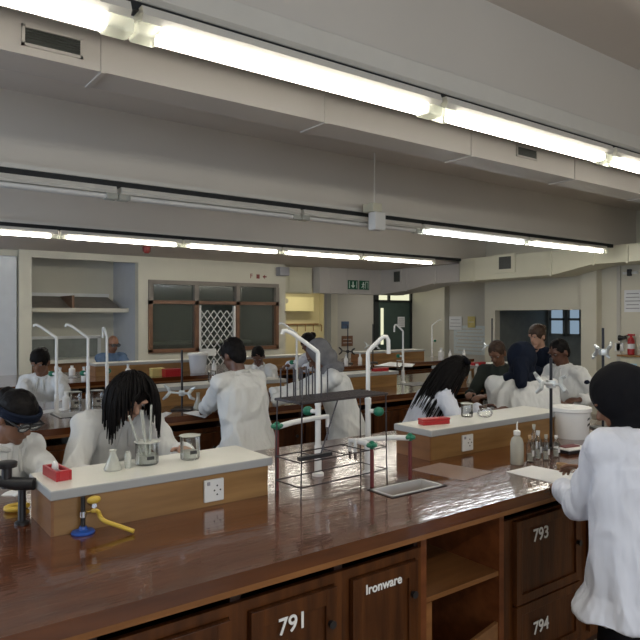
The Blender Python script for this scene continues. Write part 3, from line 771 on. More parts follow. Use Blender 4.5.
    for i, (a, e, wv) in enumerate(arms):
        b.cap(a, e, .042*sc, .036*sc); b.cap(e, wv, .036*sc, .026*sc)
        k = (-1, 1)[i]; d = (wv-e).normalized(); pn = (V((0, 0, -1))+r*-k*.35); pn = (pn-d*pn.dot(d)).normalized(); sx = d.cross(pn).normalized()
        if sx.dot(r*-k) < 0: sx = -sx     # sx points to the thumb side
        pc_ = wv+d*.05*sc
        b.ell(pc_, (.040*sc, .050*sc, .015*sc), (sx, d, pn), 14, 10)
        for q, (o_, ln) in enumerate(((.028, .066), (.010, .074), (-.009, .070), (-.026, .055))):
            st = wv+d*.085*sc+sx*o_*sc; cu = .35+.12*q
            m1 = st+(d*math.cos(cu)+pn*math.sin(cu))*ln*.5*sc; m2 = m1+(d*math.cos(cu*2.4)+pn*math.sin(cu*2.4))*ln*.5*sc
            b.cap(wv+d*.06*sc+sx*o_*.9*sc, st, .010*sc, .0095*sc, 8); b.cap(st, m1, .0095*sc, .0088*sc, 8); b.cap(m1, m2, .0088*sc, .0078*sc, 8)
        t0 = wv+d*.025*sc+sx*.028*sc; t1 = t0+(d*.6+sx*.75+pn*.35).normalized()*.038*sc; t2 = t1+(d*.9+sx*.1+pn*.5).normalized()*.032*sc
        b.cap(t0, t1, .013*sc, .011*sc, 8); b.cap(t1, t2, .011*sc, .009*sc, 8)
    for hj, kn, an in legs: b.cap(hj, kn, .055*sc, .042*sc); b.cap(kn, an, .042*sc, .030*sc)
    remesh(b, 'body', skin, root, .0065 if near else .009, smooth_it=1)
    e = []
    for k in (-1, 1):
        c = hc+hr*k*.032*sc+hf*.078*sc+hu*.014*sc
        ey = MB().ell(c, (.012*sc, .011*sc, .006*sc), A).build('eye', 'eye_white', root, smooth='all')
        MB().ell(c+hf*.009*sc-hu*.002*sc, (.006*sc, .005*sc, .006*sc), A, 10, 6).build('iris', 'ink', ey, smooth='all')
    # trousers and shoes
    b = MB()
    for hj, kn, an in legs: b.cap(hj, kn, .085*sc, .066*sc); b.cap(kn, an+V((0, 0, .01)), .066*sc, .056*sc)
    b.ell(hp-up*.03, (.155*sc, .115*sc, .12*sc), (r, f, up))
    remesh(b, 'trousers', trous, root, .014, folds=.004, seed=seed)
    for hj, kn, an in legs:
        z = an.z
        b = MB().ell(an+f*.06-up*.035, (.045, .125, .045), (r, f, up)); b.ell(an-up*.01, (.045, .06, .06), (r, f, up))
        b.build('shoe', 'black_metal', root, smooth='all')
    # coat
    b = MB(); n = 28; W = width
    if seated:
        low = [(hp-up*.10*sc, r*.19*sc*W, f*.16*sc), (hp, r*.205*sc*W, f*.165*sc)]
        for hj, kn, an in legs: b.cap(hj+up*.012, kn-f*.06, .105*sc, .088*sc, 14)
        for hj, kn, an in legs: b.cap(hj+up*.01-f*.08, hj-f*.1-up*.28, .08, .06, 12)
    else:
        WL = min(W, 1.16); low = [(hp-up*hem*sc+f*.02, r*.245*sc*WL, f*.185*sc), (hp-up*hem*.55*sc, r*.225*sc*WL, f*.17*sc), (hp-up*.04*sc, r*.20*sc*min(W, 1.25), f*.155*sc)]
    rg = low+[(hp+s*.14*sc, R*.172*sc*W, g*.130*sc), (hp+s*.28*sc-g*.008, R*.185*sc*W, g*.132*sc), (hp+s*.38*sc-g*.015, R*.190*sc*W, g*.125*sc),
              (hp+s*.445*sc-g*.012, R*.150*sc*W, g*.095*sc), (nk-s*.018*sc-g*.004, R*.105*sc, g*.078*sc), (nk+s*.022*sc, R*.068*sc, g*.066*sc)]
    if extra == 'tucked': rg[-2:] = [(nk-s*.012*sc, R*.135*sc, g*.10*sc), (nk+s*.012*sc, R*.115*sc, g*.095*sc)]
    b.rings(rg, True, n)
    for i, (a, e_, wv) in enumerate(arms):
        b.cap(a-s*.010*sc-R*(-1, 1)[i]*.012, e_, .068*sc, .056*sc, 14)
        d = (wv-e_).normalized(); b.cap(e_, wv-d*.045*sc, .060*sc, .042*sc, 14)
        b.tube([wv-d*.07*sc, wv-d*.012*sc], [.048*sc, .050*sc], 14)
        b.cap(nk-s*.03*sc+R*(-1, 1)[i]*.05*sc, a, .055*sc, .066*sc, 12)
    coat = remesh(b, 'lab_coat' if top.startswith('coat') else 'jumper', top, root, vox, folds=.013 if top.startswith('coat') else .005, fscale=(8, 8, 3.4), seed=seed, smooth_it=3)
    if coll and hair not in ('hijab', 'hood') and top.startswith('coat'):
        cb = MB()
        for k in (-1, 1):   # turned down collar halves
            prev = None; pts = []
            for j in range(7):
                a_ = PI/2*-1+k*PI*.9*j/6.0
                dv = R*math.cos(a_)+g*math.sin(a_)
                pts.append(nk+s*.012*sc+dv*.072*sc-s*.014*j/6)
            cb.tube(pts, [.015*sc]*7, 8)
            cb.cap(pts[-1], nk+g*.115*sc-s*.10*sc+R*(k*.035*sc), .014*sc, .010*sc, 8)
        cb.build('collar', 'coat_seam', coat, smooth='all')
        for k in (-1, 1):
            if not seated:
                pk = MB(); c = hp+s*0+r*k*.12*sc*W-up*.10*sc+f*.155*sc
                pk.ell(c, (.055, .014, .065), (r, f, up)); pk.build('pocket', top, coat, smooth='all')
    if extra == 'badge':
        c = shl[0]-R*.065*sc-s*.07*sc+g*0; MB().ell(c, (.03, .028, .022), (R, g, s)).build('badge', 'cloth_navy', coat, smooth='all')
    if glasses:
        gb = MB()
        for k in (-1, 1):
            c = hc+hr*k*.034*sc+hf*.100*sc+hu*.014*sc
            pts = [c+hr*.034*sc*math.cos(t*PI/6)+hu*.024*sc*math.sin(t*PI/6) for t in range(13)]
            gb.tube(pts, .0035, 6)
            gb.cap(c+hr*k*.034*sc+hu*.008, hc+hr*k*.084*sc-hf*.005*sc+hu*.012, .005, .005, 6)
        gb.cap(hc+hf*.106*sc+hu*.022*sc-hr*.07*sc, hc+hf*.106*sc+hu*.022*sc+hr*.07*sc, .005, .005, 6)
        gg = gb.build('safety_glasses', 'black_metal', root, smooth='all')
        lb = MB()
        for k in (-1, 1): lb.ell(hc+hr*k*.034*sc+hf*.100*sc+hu*.012*sc, (.033*sc, .004, .023*sc), A)
        lb.build('lens', 'lens', gg, smooth='all')
    # hair or scarf
    if hair == 'hijab':
        b = MB()
        b.ell(hc+hu*.024*sc-hf*.022*sc, (.104*sc, .116*sc, .124*sc), A, 20, 14)
        b.ell(hc-hu*.07*sc-hf*.012*sc, (.092*sc, .096*sc, .09*sc), A, 18, 12)
        b.ell(hc-hf*.065*sc-hu*.035*sc, (.075*sc, .075*sc, .095*sc), A, 18, 12)
        b.cap(hc-hu*.09*sc-hf*.02*sc, nk-s*.01*sc, .082*sc, .10*sc, 16)
        if extra != 'tucked': b.ell(nk-s*.02*sc+g*.01, (.150*sc, .110*sc, .075*sc), (R, g, s), 20, 10)
        if extra == 'tail': b.cap(hc-hf*.09*sc-hu*.03*sc, nk-g*.14*sc-s*.06*sc, .06*sc, .04*sc)
        b2_ = MB()
        remesh(b, 'headscarf', hmat, root, vox*.9, folds=.006, fscale=(11, 11, 5), seed=seed+3, smooth_it=4)
    elif hair == 'hood':
        b = MB(); b.ell(hc+hu*.02*sc-hf*.035*sc, (.100*sc, .110*sc, .120*sc), A, 20, 14); b.ell(hc-hu*.06*sc-hf*.05*sc, (.09*sc, .09*sc, .09*sc), A)
        b.ell(nk-g*.03*sc, (.13*sc, .11*sc, .07*sc), (R, g, s)); remesh(b, 'headscarf', hmat, root, vox, folds=.006, seed=seed, smooth_it=3)
    elif hair in ('short', 'crop', 'bun', 'band'):
        k = .94 if hair == 'crop' else 1.0
        b = MB(); b.ell(hc+hu*.036*sc-hf*.016*sc, (.088*sc*k, .103*sc*k, .100*sc*k), A, 20, 14)
        b.ell(hc-hu*.010*sc-hf*.052*sc, (.074*sc, .055*sc, .085*sc), A)
        if hair in ('bun', 'band'): b.ell(hc+hu*.05*sc-hf*.11*sc, (.05*sc, .045*sc, .045*sc), A)
        remesh(b, 'hair', hmat, root, .008, folds=0, fine=.004, seed=seed, smooth_it=2)
        if hair == 'band':
            pts = [hc+hu*(.035+.020*math.sin(a_))*sc-hf*.012*sc+hr*.094*sc*math.cos(a_)+hf*.108*sc*math.sin(a_) for a_ in [2*PI*j/24 for j in range(25)]]
            bb = MB()
            for dz in (-.012, 0, .012): bb.tube([q+hu*dz for q in pts], .010, 8)
            bb.build('headband', 'cloth_navy', root, smooth='all')
    elif hair == 'fringe':   # bald top with side hair
        b = MB(); b.ell(hc-hu*.005*sc-hf*.045*sc, (.083*sc, .068*sc, .055*sc), A, 18, 12)
        remesh(b, 'hair', 'cloth_grey', root, .009, fine=.002, seed=seed)
    elif hair == 'long':
        b = MB(); b.ell(hc+hu*.032*sc-hf*.016*sc, (.090*sc, .104*sc, .103*sc), A, 20, 14); b.ell(hc-hu*.02*sc-hf*.05*sc, (.08*sc, .062*sc, .09*sc), A)
        cpm = remesh(b, 'hair', hmat, root, .009, fine=.003, seed=seed)
        b = MB(); sw = V(sweep)
        for q in range(420):
            th = rnd.uniform(-PI, PI); ph = rnd.uniform(.05, .95)
            d = hu*ph+(hr*math.sin(th)-hf*math.cos(th))*math.sqrt(1-ph*ph)
            if d.dot(hf) > .12 and abs(d.dot(hr)) < .80: continue
            p = hc+hu*.022*sc-hf*.008*sc+V((d.x, d.y, d.z))*.096*sc; vel = (d*.5+sw*.4).normalized(); pts = [p]; L = strandlen*rnd.uniform(.75, 1.1); ns = 9
            for j in range(ns):
                vel = (vel*.55+V((0, 0, -1))*.5+sw*.35+V((rnd.uniform(-1, 1), rnd.uniform(-1, 1), 0))*.05).normalized()
                p = p+vel*L/ns
                loc = p-(hc+hu*.02*sc-hf*.008*sc); q3 = V((loc.dot(hr)/(.094*sc), loc.dot(hf)/(.108*sc), loc.dot(hu)/(.115*sc)))
                if q3.length < 1: q3.normalize(); p = hc+hu*.02*sc-hf*.008*sc+hr*q3.x*.094*sc+hf*q3.y*.108*sc+hu*q3.z*.115*sc
                lx = (p-hc).dot(hr)
                if not sw.length and j >= 2 and (p-hc).dot(fy) > .02*sc and abs(lx) < .052*sc and (p-hc).dot(hu) < .085*sc:
                    p = p+hr*((.052*sc if lx >= 0 else -.052*sc)-lx)*.7
                pts.append(p)
            b.tube(pts, [.0070*sc]*4+[.0068*sc-.0008*sc*j for j in range(len(pts)-4)], 4)
        b.build('hair_strands', hmat, cpm, smooth='all')
        if extra == 'bow':
            b = MB(); c = hc+hu*.125*sc-hf*.02*sc
            for k in (-1, 1): b.ell(c+hr*k*.05*sc, (.06*sc, .035*sc, .022*sc), A)
            b.build('hair_bow', 'cloth_black', root, smooth='all')
    if seated:
        st = thing('laboratory_stool', 'wooden laboratory stool under the person %s' % stool, 'stool', base)
        zt_ = hp.z-.135*sc-.0
        MB().lathe((0, 0, 0), [(.15, zt_-.035), (.16, zt_-.03), (.16, zt_-.008), (.15, zt_)], 20).build('seat', 'oak_dark', st)
        for a_ in range(4):
            t = PI/4+a_*PI/2; c, s_ = math.cos(t), math.sin(t)
            MB().tube([(c*.11, s_*.11, zt_-.03), (c*.17, s_*.17, 0)], .014, 8).build('leg', 'black_metal', st)
        MB().tube([(math.cos(t*PI/8)*.15, math.sin(t*PI/8)*.15, .2) for t in range(17)], .008, 6).build('foot_ring', 'black_metal', st)
    return root, B

H1 = at(17, 417, Y=3.30)
person('person in navy headband, white coat and safety glasses at the left edge of the photo', H1, -62, lean=22, pitch=32, sc=.98, hands=[H1+V((.12, -.36, -.30)), H1+V((-.06, -.42, -.30))],
       skin='skin_brown', hair='band', seated=True, near=True, glasses=True, seed=11, stool='wearing the navy headband')
H2 = at(131, 396, Y=3.26)
person('person with long black hair bowing over the beakers on the left riser', H2, -92, lean=32, side=-4, pitch=40, hyaw=8, hands=[H2+V((.16, -.30, -.26)), H2+V((-.22, -.22, -.34))],
       skin='skin_light', hair='long', seated=True, near=True, seed=12, strandlen=.24, width=1.1, stool='bowing over the beakers')
H3 = at(233, 355, Y=4.02)
person('person in white coat with short black hair standing in back view left of centre', H3, 106, lean=12, pitch=24, sc=.93, hands=[H3+V((-.06, .33, -.42)), H3+V((.16, .36, -.42))], width=1.22,
       hair='short', near=True, seed=13, hem=.45)
H4 = at(258, 356, Y=6.55)
person('person with bowed dark head beyond the middle bench behind the back view man', H4, 232, lean=22, pitch=40, sc=.95, seated=True, hands=[H4+V((-.1, -.45, -.28)), H4+V((-.35, -.35, -.28))], hair='crop', seed=14, stool='behind the back view man')
H5 = at(318, 356, Y=4.12)
person('person in white coat and grey hood bending left behind the wire rack', H5, 150, lean=20, pitch=40, sc=.95, hands=[H5+V((-.42, .10, -.34)), H5+V((-.36, .38, -.36))], hair='hood', hmat='cloth_grey', near=True, seed=15, hem=.42, width=1.15)
H5b = at(308, 343, Y=6.4)
person('person with black hair and pale sleeve leaning left beyond the grey hood', H5b, 175, lean=38, pitch=30, sc=.95, hands=[H5b+V((-.45, -.45, -.30)), H5b+V((-.50, -.1, -.30))], hair='bun', seed=16, top='coat_daylit')
H7 = at(40, 362, Y=6.4)
person('person in white coat seated at the far left beyond the middle bench', H7, 236, lean=16, pitch=28, seated=True, hands=[H7+V((.05, -.55, -.35)), H7+V((-.30, -.45, -.35))], hair='bun', seed=17, skin='skin_brown', stool='seated at the far left')
H8 = at(113, 344, Y=9.35)
person('bald person in blue jumper beyond the farthest bench in front of the niche', H8, 275, lean=14, pitch=18, sc=1.0, seated=True, top='cloth_blue', hair='fringe', skin='skin_brown', seed=18, glasses=True, hands=[H8+V((.1, -.5, -.35)), H8+V((-.2, -.5, -.35))], width=1.1, stool='in the blue jumper')
H9 = at(455, 372, Y=3.34)
person('person with long black hair swept left, bending over the right riser', H9, -32, lean=26, side=4, pitch=50, roll=8, hands=[H9+V((.16, -.12, -.28)), H9+V((.0, -.36, -.28))], hair='long', seated=True, near=True, seed=19,
       strandlen=.46, sweep=(-.75, .40, 0), extra='bow', top='coat_daylit', sc=.98, stool='with hair swept left')
H10 = at(522, 362, Y=3.42)
person('person in white coat and navy headscarf behind the right riser, seen from behind', H10, 34, lean=14, pitch=20, neckl=.78, seated=True, hair='hijab', hmat='cloth_navy', near=True, seed=20, extra='tail', poles=[(-.3, .2, -1), (0, -.3, -1)], hands=[H10+V((.26, .22, -.44)), H10+V((.24, -.24, -.40))], width=1.12, sc=1.2, stool='in the navy headscarf')
H12 = at(559, 352, Y=3.58)
person('person in white coat with cropped dark hair facing left near the white tub', H12, 168, lean=10, pitch=26, hair='crop', seed=21, sc=1.02, hands=[H12+V((-.14, -.30, -.42)), H12+V((-.22, .12, -.34))], hem=.4, width=1.15, extra='badge')
H11 = at(537, 336, Y=4.22)
person('person with brown hair in a dark navy top leaning in behind the students at right', H11, 178, lean=16, side=0, pitch=18, hair='bun', hmat='hair_brown', skin='skin_light', top='cloth_navy', seed=22, hands=[H11+V((-.30, -.16, -.34)), H11+V((-.14, -.02, -.20))])
H13 = at(497, 353, Y=4.05)
person('person in dark clothes with short brown hair, half hidden left of the navy headscarf', H13, 200, lean=14, pitch=35, hair='crop', hmat='hair_brown', top='cloth_darkgreen', skin='skin_brown', seated=True, seed=23, hands=[H13+V((-.3, -.1, -.40)), H13+V((-.3, .1, -.40))], stool='in dark clothes with brown hair')
H14 = at(621, 401, Y=1.30)
person('person in black headscarf and white coat in the right foreground, seen from behind', H14, 92, lean=6, side=8, pitch=30, hyaw=30, hair='hijab', hmat='cloth_black', near=True, seed=24, sc=1.0, hem=.13, top='coat_daylit', width=1.5, extra='tucked', neckl=.9,
       hands=[H14+V((.0, .25, -.40)), H14+V((.26, .26, -.38))], skin='skin_brown', poles=[(-.5, -.35, -1), None])

# ------------------------------------------------------------------ taps, racks, glassware
def gooseneck(x, y, label, dirx=1, dirang=0, group='tall white bench taps', style=0):
    r = thing('tall_tap', label, 'tap', (x, y, BZ), dirang, group)
    MB().lathe((0, 0, 0), [(.028, 0), (.028, .012), (.017, .02), (.017, .14), (.014, .145)], 16).build('tap_base', 'white_enamel', r, smooth=True)
    MB().tube([(0, 0, .14), (0, 0, .34)], .0135, 12).build('lower_pipe', 'white_enamel', r, smooth=True)
    pts = [(0, 0, .34), (0, 0, .575), (.004, 0, .585), (.095, 0, .66), (.12, 0, .672), (.145, 0, .668), (.158, 0, .65), (.16, 0, .585)]
    if style == 1: pts = [(0, 0, .34), (0, 0, .575), (.004, 0, .583), (.06, 0, .625), (.12, 0, .668), (.15, 0, .682), (.163, 0, .680), (.168, 0, .665)]
    if style == 2: pts = [(0, 0, .34), (0, 0, .575), (.004, 0, .585), (.06, 0, .64), (.075, 0, .652), (.09, 0, .650), (.098, 0, .635), (.10, 0, .57)]
    MB().tube(pts, [.0105]*2+[.010]*6, 12).build('spout', 'white_enamel', r, smooth=True)
    MB().tube([(0, 0, .33), (0, 0, .36)], .0155, 12).build('collar_ring', 'white_enamel', r, smooth=True)
    h = MB().tube([(0, 0, .30), (.03, -.02, .30)], .010, 8).build('valve', 'white_enamel', r, smooth=True)
    MB().ell((.045, -.03, .30), (.026, .018, .022)).build('valve_knob', 'tap_green', h, smooth='all')
    return r
def sidearm(pA, pB, label):
    # low bent branch tap: stem on bench, horizontal arm, green knob
    r = thing('branch_tap', label, 'tap', (pA.x, pA.y, BZ)); d = pB-pA; h = pA.z-BZ
    MB().tube([(0, 0, 0), (0, 0, h-.01)], .009, 10).build('stem', 'pipe_red', r, smooth=True)
    q = [V((0, 0, h-.008)), V((0, 0, h)), V(d*.3)+V((0, 0, h+.006)), V(d*.7)+V((0, 0, h+.004)), V((d.x, d.y, pB.z-BZ)), V((d.x, d.y, pB.z-BZ-.05))]
    MB().tube(q, [.012, .013, .0125, .012, .011, .009], 12).build('arm', 'white_enamel', r, smooth=True)
    k = MB()
    for a_ in range(4): t = a_*PI/2; k.ell((math.cos(t)*.016, math.sin(t)*.016, h+.004), (.014, .014, .010))
    k.ell((0, 0, h+.004), (.016, .016, .02)); k.build('tap_knob', 'tap_green', r, smooth='all')
    kk = MB(); kk.tube([(d.x, d.y, pB.z-BZ-.05), (d.x, d.y, pB.z-BZ-.085)], [.010, .006], 10).build('nozzle', 'chrome', r, smooth=True)
ang_r = math.radians(-20)
gooseneck(at(318, 480, Y=2.42).x, 2.42, 'tall white tap with spout bent left, left of the foreground sink', dirang=math.radians(150), style=1)
gooseneck(at(368, 480, Y=2.30).x, 2.30, 'tall white tap with spout hooked right beside the foreground sink', dirang=math.radians(-30), style=2)
A_ = at(277, 427, Y=2.32); B_ = at(330, 427, Y=2.40); sidearm(A_, V((B_.x-.015, B_.y, A_.z+.005)), 'low white branch tap with green knob left of the foreground taps')
A_ = at(372, 446, Y=2.12); B_ = at(350, 440, Y=2.28); sidearm(A_, V((B_.x, B_.y, A_.z)), 'low white branch tap with green knob in the middle of the foreground sink')
A_ = at(410, 438, Y=2.12); B_ = at(352, 437, Y=2.22); sidearm(A_, V((B_.x+.02, B_.y, A_.z)), 'low white branch tap with green knob at the right end of the sink')
gooseneck(at(60, 400, Y=5.1).x, 5.2, 'leftmost white tap on the middle bench', dirang=math.radians(150), style=1)
gooseneck(at(88, 400, Y=5.1).x, 5.1, 'white tap with spout bent left on the middle bench, between two other taps', dirang=math.radians(150), style=1)
gooseneck(at(107, 400, Y=5.2).x, 5.2, 'third white tap from the left on the middle bench', dirang=math.radians(90), style=2)
gooseneck(at(403, 385, Y=5.2).x, 5.2, 'white tap on the middle bench in front of the green door', dirang=math.radians(150), style=2)
gooseneck(at(291, 385, Y=5.2).x, 5.1, 'white tap on the middle bench in front of the passage', dirang=math.radians(150), style=1)
gooseneck(at(432, 370, Y=8.1).x, 8.1, 'white tap on the farthest bench left of the posters', dirang=math.radians(-30), style=1)

# wire rack stand by the sink
def rack(x, y, rz, label):
    r = thing('wire_rack', label, 'rack', (x, y, BZ), rz)
    w_, d_, h_ = .50, .17, .40
    for sx in (0, 1):
        for sy in (0, 1):
            MB().tube([(sx*w_, sy*d_, 0), (sx*w_*.97+.006, sy*d_*.97, h_)], .003, 8).build('leg', 'wire_metal', r)
    g = MB()
    for k in range(15): g.tube([(w_*k/14, 0, h_), (w_*k/14, d_, h_)], .003, 6)
    for k in range(8): g.tube([(0, d_*k/7, h_+.003), (w_, d_*k/7, h_+.003)], .003, 6)
    g.tube([(0, 0, h_), (w_, 0, h_), (w_, d_, h_), (0, d_, h_), (0, 0, h_)], .006, 6)
    g.build('mesh_shelf', 'wire_metal', r)
    for k in range(6):
        for j in range(2): MB().tube([(.02+.035*k, .06+.1*j, h_), (.02+.035*k, .06+.1*j, h_+.13)], .0032, 6).build('drying_peg', 'wire_metal', r)
    g = MB(); z = .16
    g.tube([(0, 0, z), (w_, 0, z), (w_, d_, z), (0, d_, z), (0, 0, z)], .003, 6)
    for k in range(1, 4): g.tube([(w_*k/4, 0, z), (w_*k/4, d_, z)], .0025, 6)
    g.build('lower_frame', 'wire_metal', r)
    g = MB(); g.tube([(0, 0, .06), (w_, 0, .06), (w_, d_, .06), (0, d_, .06), (0, 0, .06)], .003, 6); g.build('bottom_frame', 'wire_metal', r)
    MB().box(-.01, .16, -.01, .012, .17, .185).build('holder_bar', 'black_metal', r)
    MB().tube([(.10, 0, .17), (.20, 0, h_)], .0035, 6).build('brace', 'wire_metal', r)
    return r
q = at(277, 500, Z=BZ)
rack(1.47, 2.10, math.radians(4), 'dark wire drying rack with upright pegs beside the foreground sink')

def retort(x, y, hgt, label, z=BZ, clampz=.5, cm='alloy', group='retort stands', rz=0, double=True, k=1.0):
    r = thing('retort_stand', label, 'stand', (x, y, z), rz, group)
    MB().box(-.08, .08, -.05, .13, 0, .012, .004).build('base_plate', 'black_metal', r)
    MB().tube([(0, 0, .012), (0, 0, hgt)], .0085, 10).build('rod', 'rod_metal', r, smooth=True)
    c = MB(); c.box(-.022, .022, -.022, .022, clampz-.022, clampz+.022, .005)
    c.tube([(0, -.02, clampz), (.06*k, -.03, clampz)], .010, 8); c.tube([(0, 0, clampz), (0, -.05, clampz)], .007, 8)
    for s_ in (-1, 1): c.tube([(.06*k, -.03, clampz), (.08*k, -.03+s_*.03, clampz+s_*.03), (.11*k, -.03+s_*.012, clampz+s_*.045)], [.014, .014, .009], 8)
    if double:
        c.tube([(0, -.02, clampz), (-.09*k, -.03, clampz+.01)], .009, 8)
        for s_ in (-1, 1): c.tube([(-.09*k, -.03, clampz+.01), (-.11*k, -.03+s_*.03, clampz+.01+s_*.03), (-.14*k, -.03+s_*.012, clampz+.01+s_*.055)], [.013, .013, .008], 8)
    c.build('clamp', cm, r, smooth=True)
    return r
def zt(px, py, Y): return at(px, py, Y=Y)
p = at(182, 430, Y=4.75); retort(p.x, 4.75, at(182, 350, Y=4.75).z-BZ, 'black rod stand with pale clamps left of the back view man', clampz=at(182, 393, Y=4.75).z-BZ, rz=math.radians(-37))
p = at(551, 440, Y=2.12); retort(p.x, 2.12, at(551, 358, Y=2.12).z-BZ, 'black rod stand with a pale clamp before the white tub', clampz=at(551, 384, Y=2.12).z-BZ, k=.7, rz=math.radians(-37))
p = at(603, 370, Y=2.3); retort(p.x, 2.3, at(603, 328, Y=2.3).z-BZ, 'black rod stand before the right wall left of the extinguisher', clampz=at(603, 352, Y=2.3).z-BZ, k=.45, rz=math.radians(143))
p = at(492, 360, Y=5.35); retort(p.x, 5.35, .72, 'rod stand with pale clamp left of the dark opening', clampz=at(492, 346, Y=5.35).z-BZ, rz=math.radians(-37))
p = at(336, 372, Y=8.1); retort(p.x, 7.8, .60, 'black clamp stand on the farthest bench before the pale wall', clampz=at(336, 351, Y=8.0).z-BZ, cm='black_metal', rz=math.radians(-37))
p = at(352, 372, Y=7.8); retort(p.x+.35, 7.7, .62, 'rod stand with white clamp right of the black clamp stand', clampz=at(352, 346, Y=7.9).z-BZ, rz=math.radians(-37))

def beaker(p, label, r0=.04, h=.095, group='glass beakers', liquid=None, name='glass_beaker', scale=1):
    r = thing(name, label, 'beaker', p, 0, group)
    MB().lathe((0, 0, 0), [(r0*.9, .001), (r0, .006), (r0, h-.006), (r0*1.07, h), (r0*1.03, h), (r0*.955, h-.006), (r0*.955, .008), (r0*.3, .005)], 24, cap=True).build('beaker_wall', 'glass', r, smooth=True)
    MB().lathe((0, 0, 0), [(r0*1.0, h-.003), (r0*1.09, h-.001), (r0*1.09, h+.001), (r0*1.0, h+.002)], 24).build('beaker_rim', 'clear_plastic', r, smooth=True)
    if liquid: MB().lathe((0, 0, 0), [(r0*.9, .009), (r0*.93, .012), (r0*.93, .009+liquid)], 20).build('liquid', 'clear_plastic', r, smooth=True)
    MB().box(-.018, .012, -r0*1.005-.0006, -r0*.99, h*.28, h*.42).build('printed_patch', 'ink', r)
    return r
SZ = BZ+.1585
def onslab(px, py): 
    q = at(px, py, Z=SZ); return (q.x, q.y, SZ)
def onbench(px, py):
    q = at(px, py, Z=BZ); return (q.x, q.y, BZ)
beaker(onslab(190, 459), 'square looking glass beaker at the right of the left riser', .040, .098, liquid=.025)
q = onslab(147, 464); beaker(q, 'glass beaker holding pipettes beside the bowed black hair', .046, .090, liquid=.03)
for i, (dx, dy) in enumerate(((-.02, .0), (.01, .015), (-.005, -.02), (.02, -.005))):
    tag(MB().tube([(q[0]+dx*.5, q[1]+dy*.5, SZ+.012), (q[0]+dx*2.2-.03, q[1]+dy*2, SZ+.20+.012*i)], .0045, 8).build('pipette', 'clear_plastic', smooth=True), 'clear pipette leaning in the beaker before the bowed black hair', 'pipette', 'pipettes in the beaker')
q = onslab(128, 468)
r = thing('glass_vial', 'small glass vial left of the pipette beaker', 'vial', q)
MB().lathe((0, 0, 0), [(.012, 0), (.013, .05), (.009, .055), (.009, .065)], 14).build('vial_body', 'clear_plastic', r, smooth=True)
r = thing('conical_flask', 'small pale flask at the left of the pipette beaker', 'flask', onslab(113, 470))
MB().lathe((0, 0, 0), [(.032, 0), (.034, .006), (.012, .058), (.012, .075), (.014, .078)], 18).build('flask_body', 'clear_plastic', r, smooth=True)
MB().lathe((0, 0, 0), [(.030, .003), (.026, .02)], 18).build('liquid', 'pale_liquid', r, smooth=True)
beaker(onslab(467, 417), 'glass beaker beside the flat red box on the right riser', .034, .080)
r = thing('round_flask', 'clear round glass dish right of the beaker on the right riser', 'flask', onslab(485, 418))
MB().ell((0, 0, .030), (.045, .045, .029)).build('flask_bulb', 'glass', r, smooth='all'); MB().tube([(0, 0, .055), (0, 0, .10)], .012, 14).build('flask_neck', 'glass', r, smooth=True)
# red boxes
p = onslab(57, 477)
r = thing('test_tube_block', 'open red plastic block with a white peg on the left riser', 'block', p, math.radians(-86))
m = MB(); m.box(-.075, .075, -.028, -.018, 0, .036).box(-.075, .075, .018, .028, 0, .036).box(-.075, -.055, -.018, .018, 0, .036).box(.055, .075, -.018, .018, 0, .036).box(-.055, .055, -.018, .018, 0, .012)
m.build('tray', 'red_plastic', r, bevel=.002); MB().ell((-.02, 0, .035), (.012, .012, .022)).build('peg', 'white_plastic', r, smooth='all')
MB().tube([(-.05, 0, .02), (.04, 0, .02)], .010, 8).build('roller', 'grey_plastic', r)
p = onslab(434, 424)
r = thing('slide_box', 'flat red box lying on the right riser before the long haired person', 'box', p, math.radians(-15))
MB().box(-.085, .085, -.028, .028, 0, .022, .004).build('box_base', 'red_plastic', r); MB().box(-.087, .087, -.030, .030, .022, .034, .004).build('lid', 'red_plastic', r)
# white tub
q = at(571, 437, Z=BZ)
r = thing('plastic_tub', 'large white tub with lid on the worktop beside the black headscarf', 'tub', (q.x, q.y, BZ))
MB().lathe((0, 0, 0), [(.098, 0), (.100, .005), (.112, .17), (.116, .172)], 32).build('tub_body', 'white_plastic', r, smooth=True)
MB().lathe((0, 0, 0), [(.118, .162), (.122, .166), (.122, .186), (.112, .190), (.105, .187)], 32).build('lid', 'white_plastic', r, smooth=True)
for s_ in (0,):
    g = MB(); a0 = -PI*.5
    for (a_, z0) in ((-.80, .115), (-.80, .08), (-.66, .118), (-.66, .084)):
        c, s2 = math.cos(a_-.75), math.sin(a_-.75); R0 = .1085
        g.tube([(c*R0, s2*R0, z0), (math.cos(a_-.68)*R0*1.005, math.sin(a_-.68)*R0*1.005, z0+.014), (math.cos(a_-.60)*R0, math.sin(a_-.60)*R0, z0+.002)], .0022, 6)
    g.build('handwriting', 'ink', r)
# wash bottle
q = onbench(517, 464)
r = thing('wash_bottle', 'translucent squeeze bottle with white cap at the right end of the worktop', 'bottle', q)
MB().lathe((0, 0, 0), [(.030, 0), (.033, .005), (.033, .105), (.026, .13), (.014, .142), (.014, .15)], 22).build('bottle_body', 'clear_plastic', r, smooth=True)
MB().lathe((0, 0, 0), [(.0305, .004), (.0305, .03)], 20).build('liquid', 'pale_liquid', r, smooth=True)
MB().lathe((0, 0, 0), [(.017, .148), (.017, .168), (.008, .172)], 18).build('cap', 'white_plastic', r, smooth=True)
MB().tube([(0, 0, .17), (.0, 0, .20), (.006, 0, .215)], [.004, .004, .002], 8).build('nozzle', 'white_plastic', r)
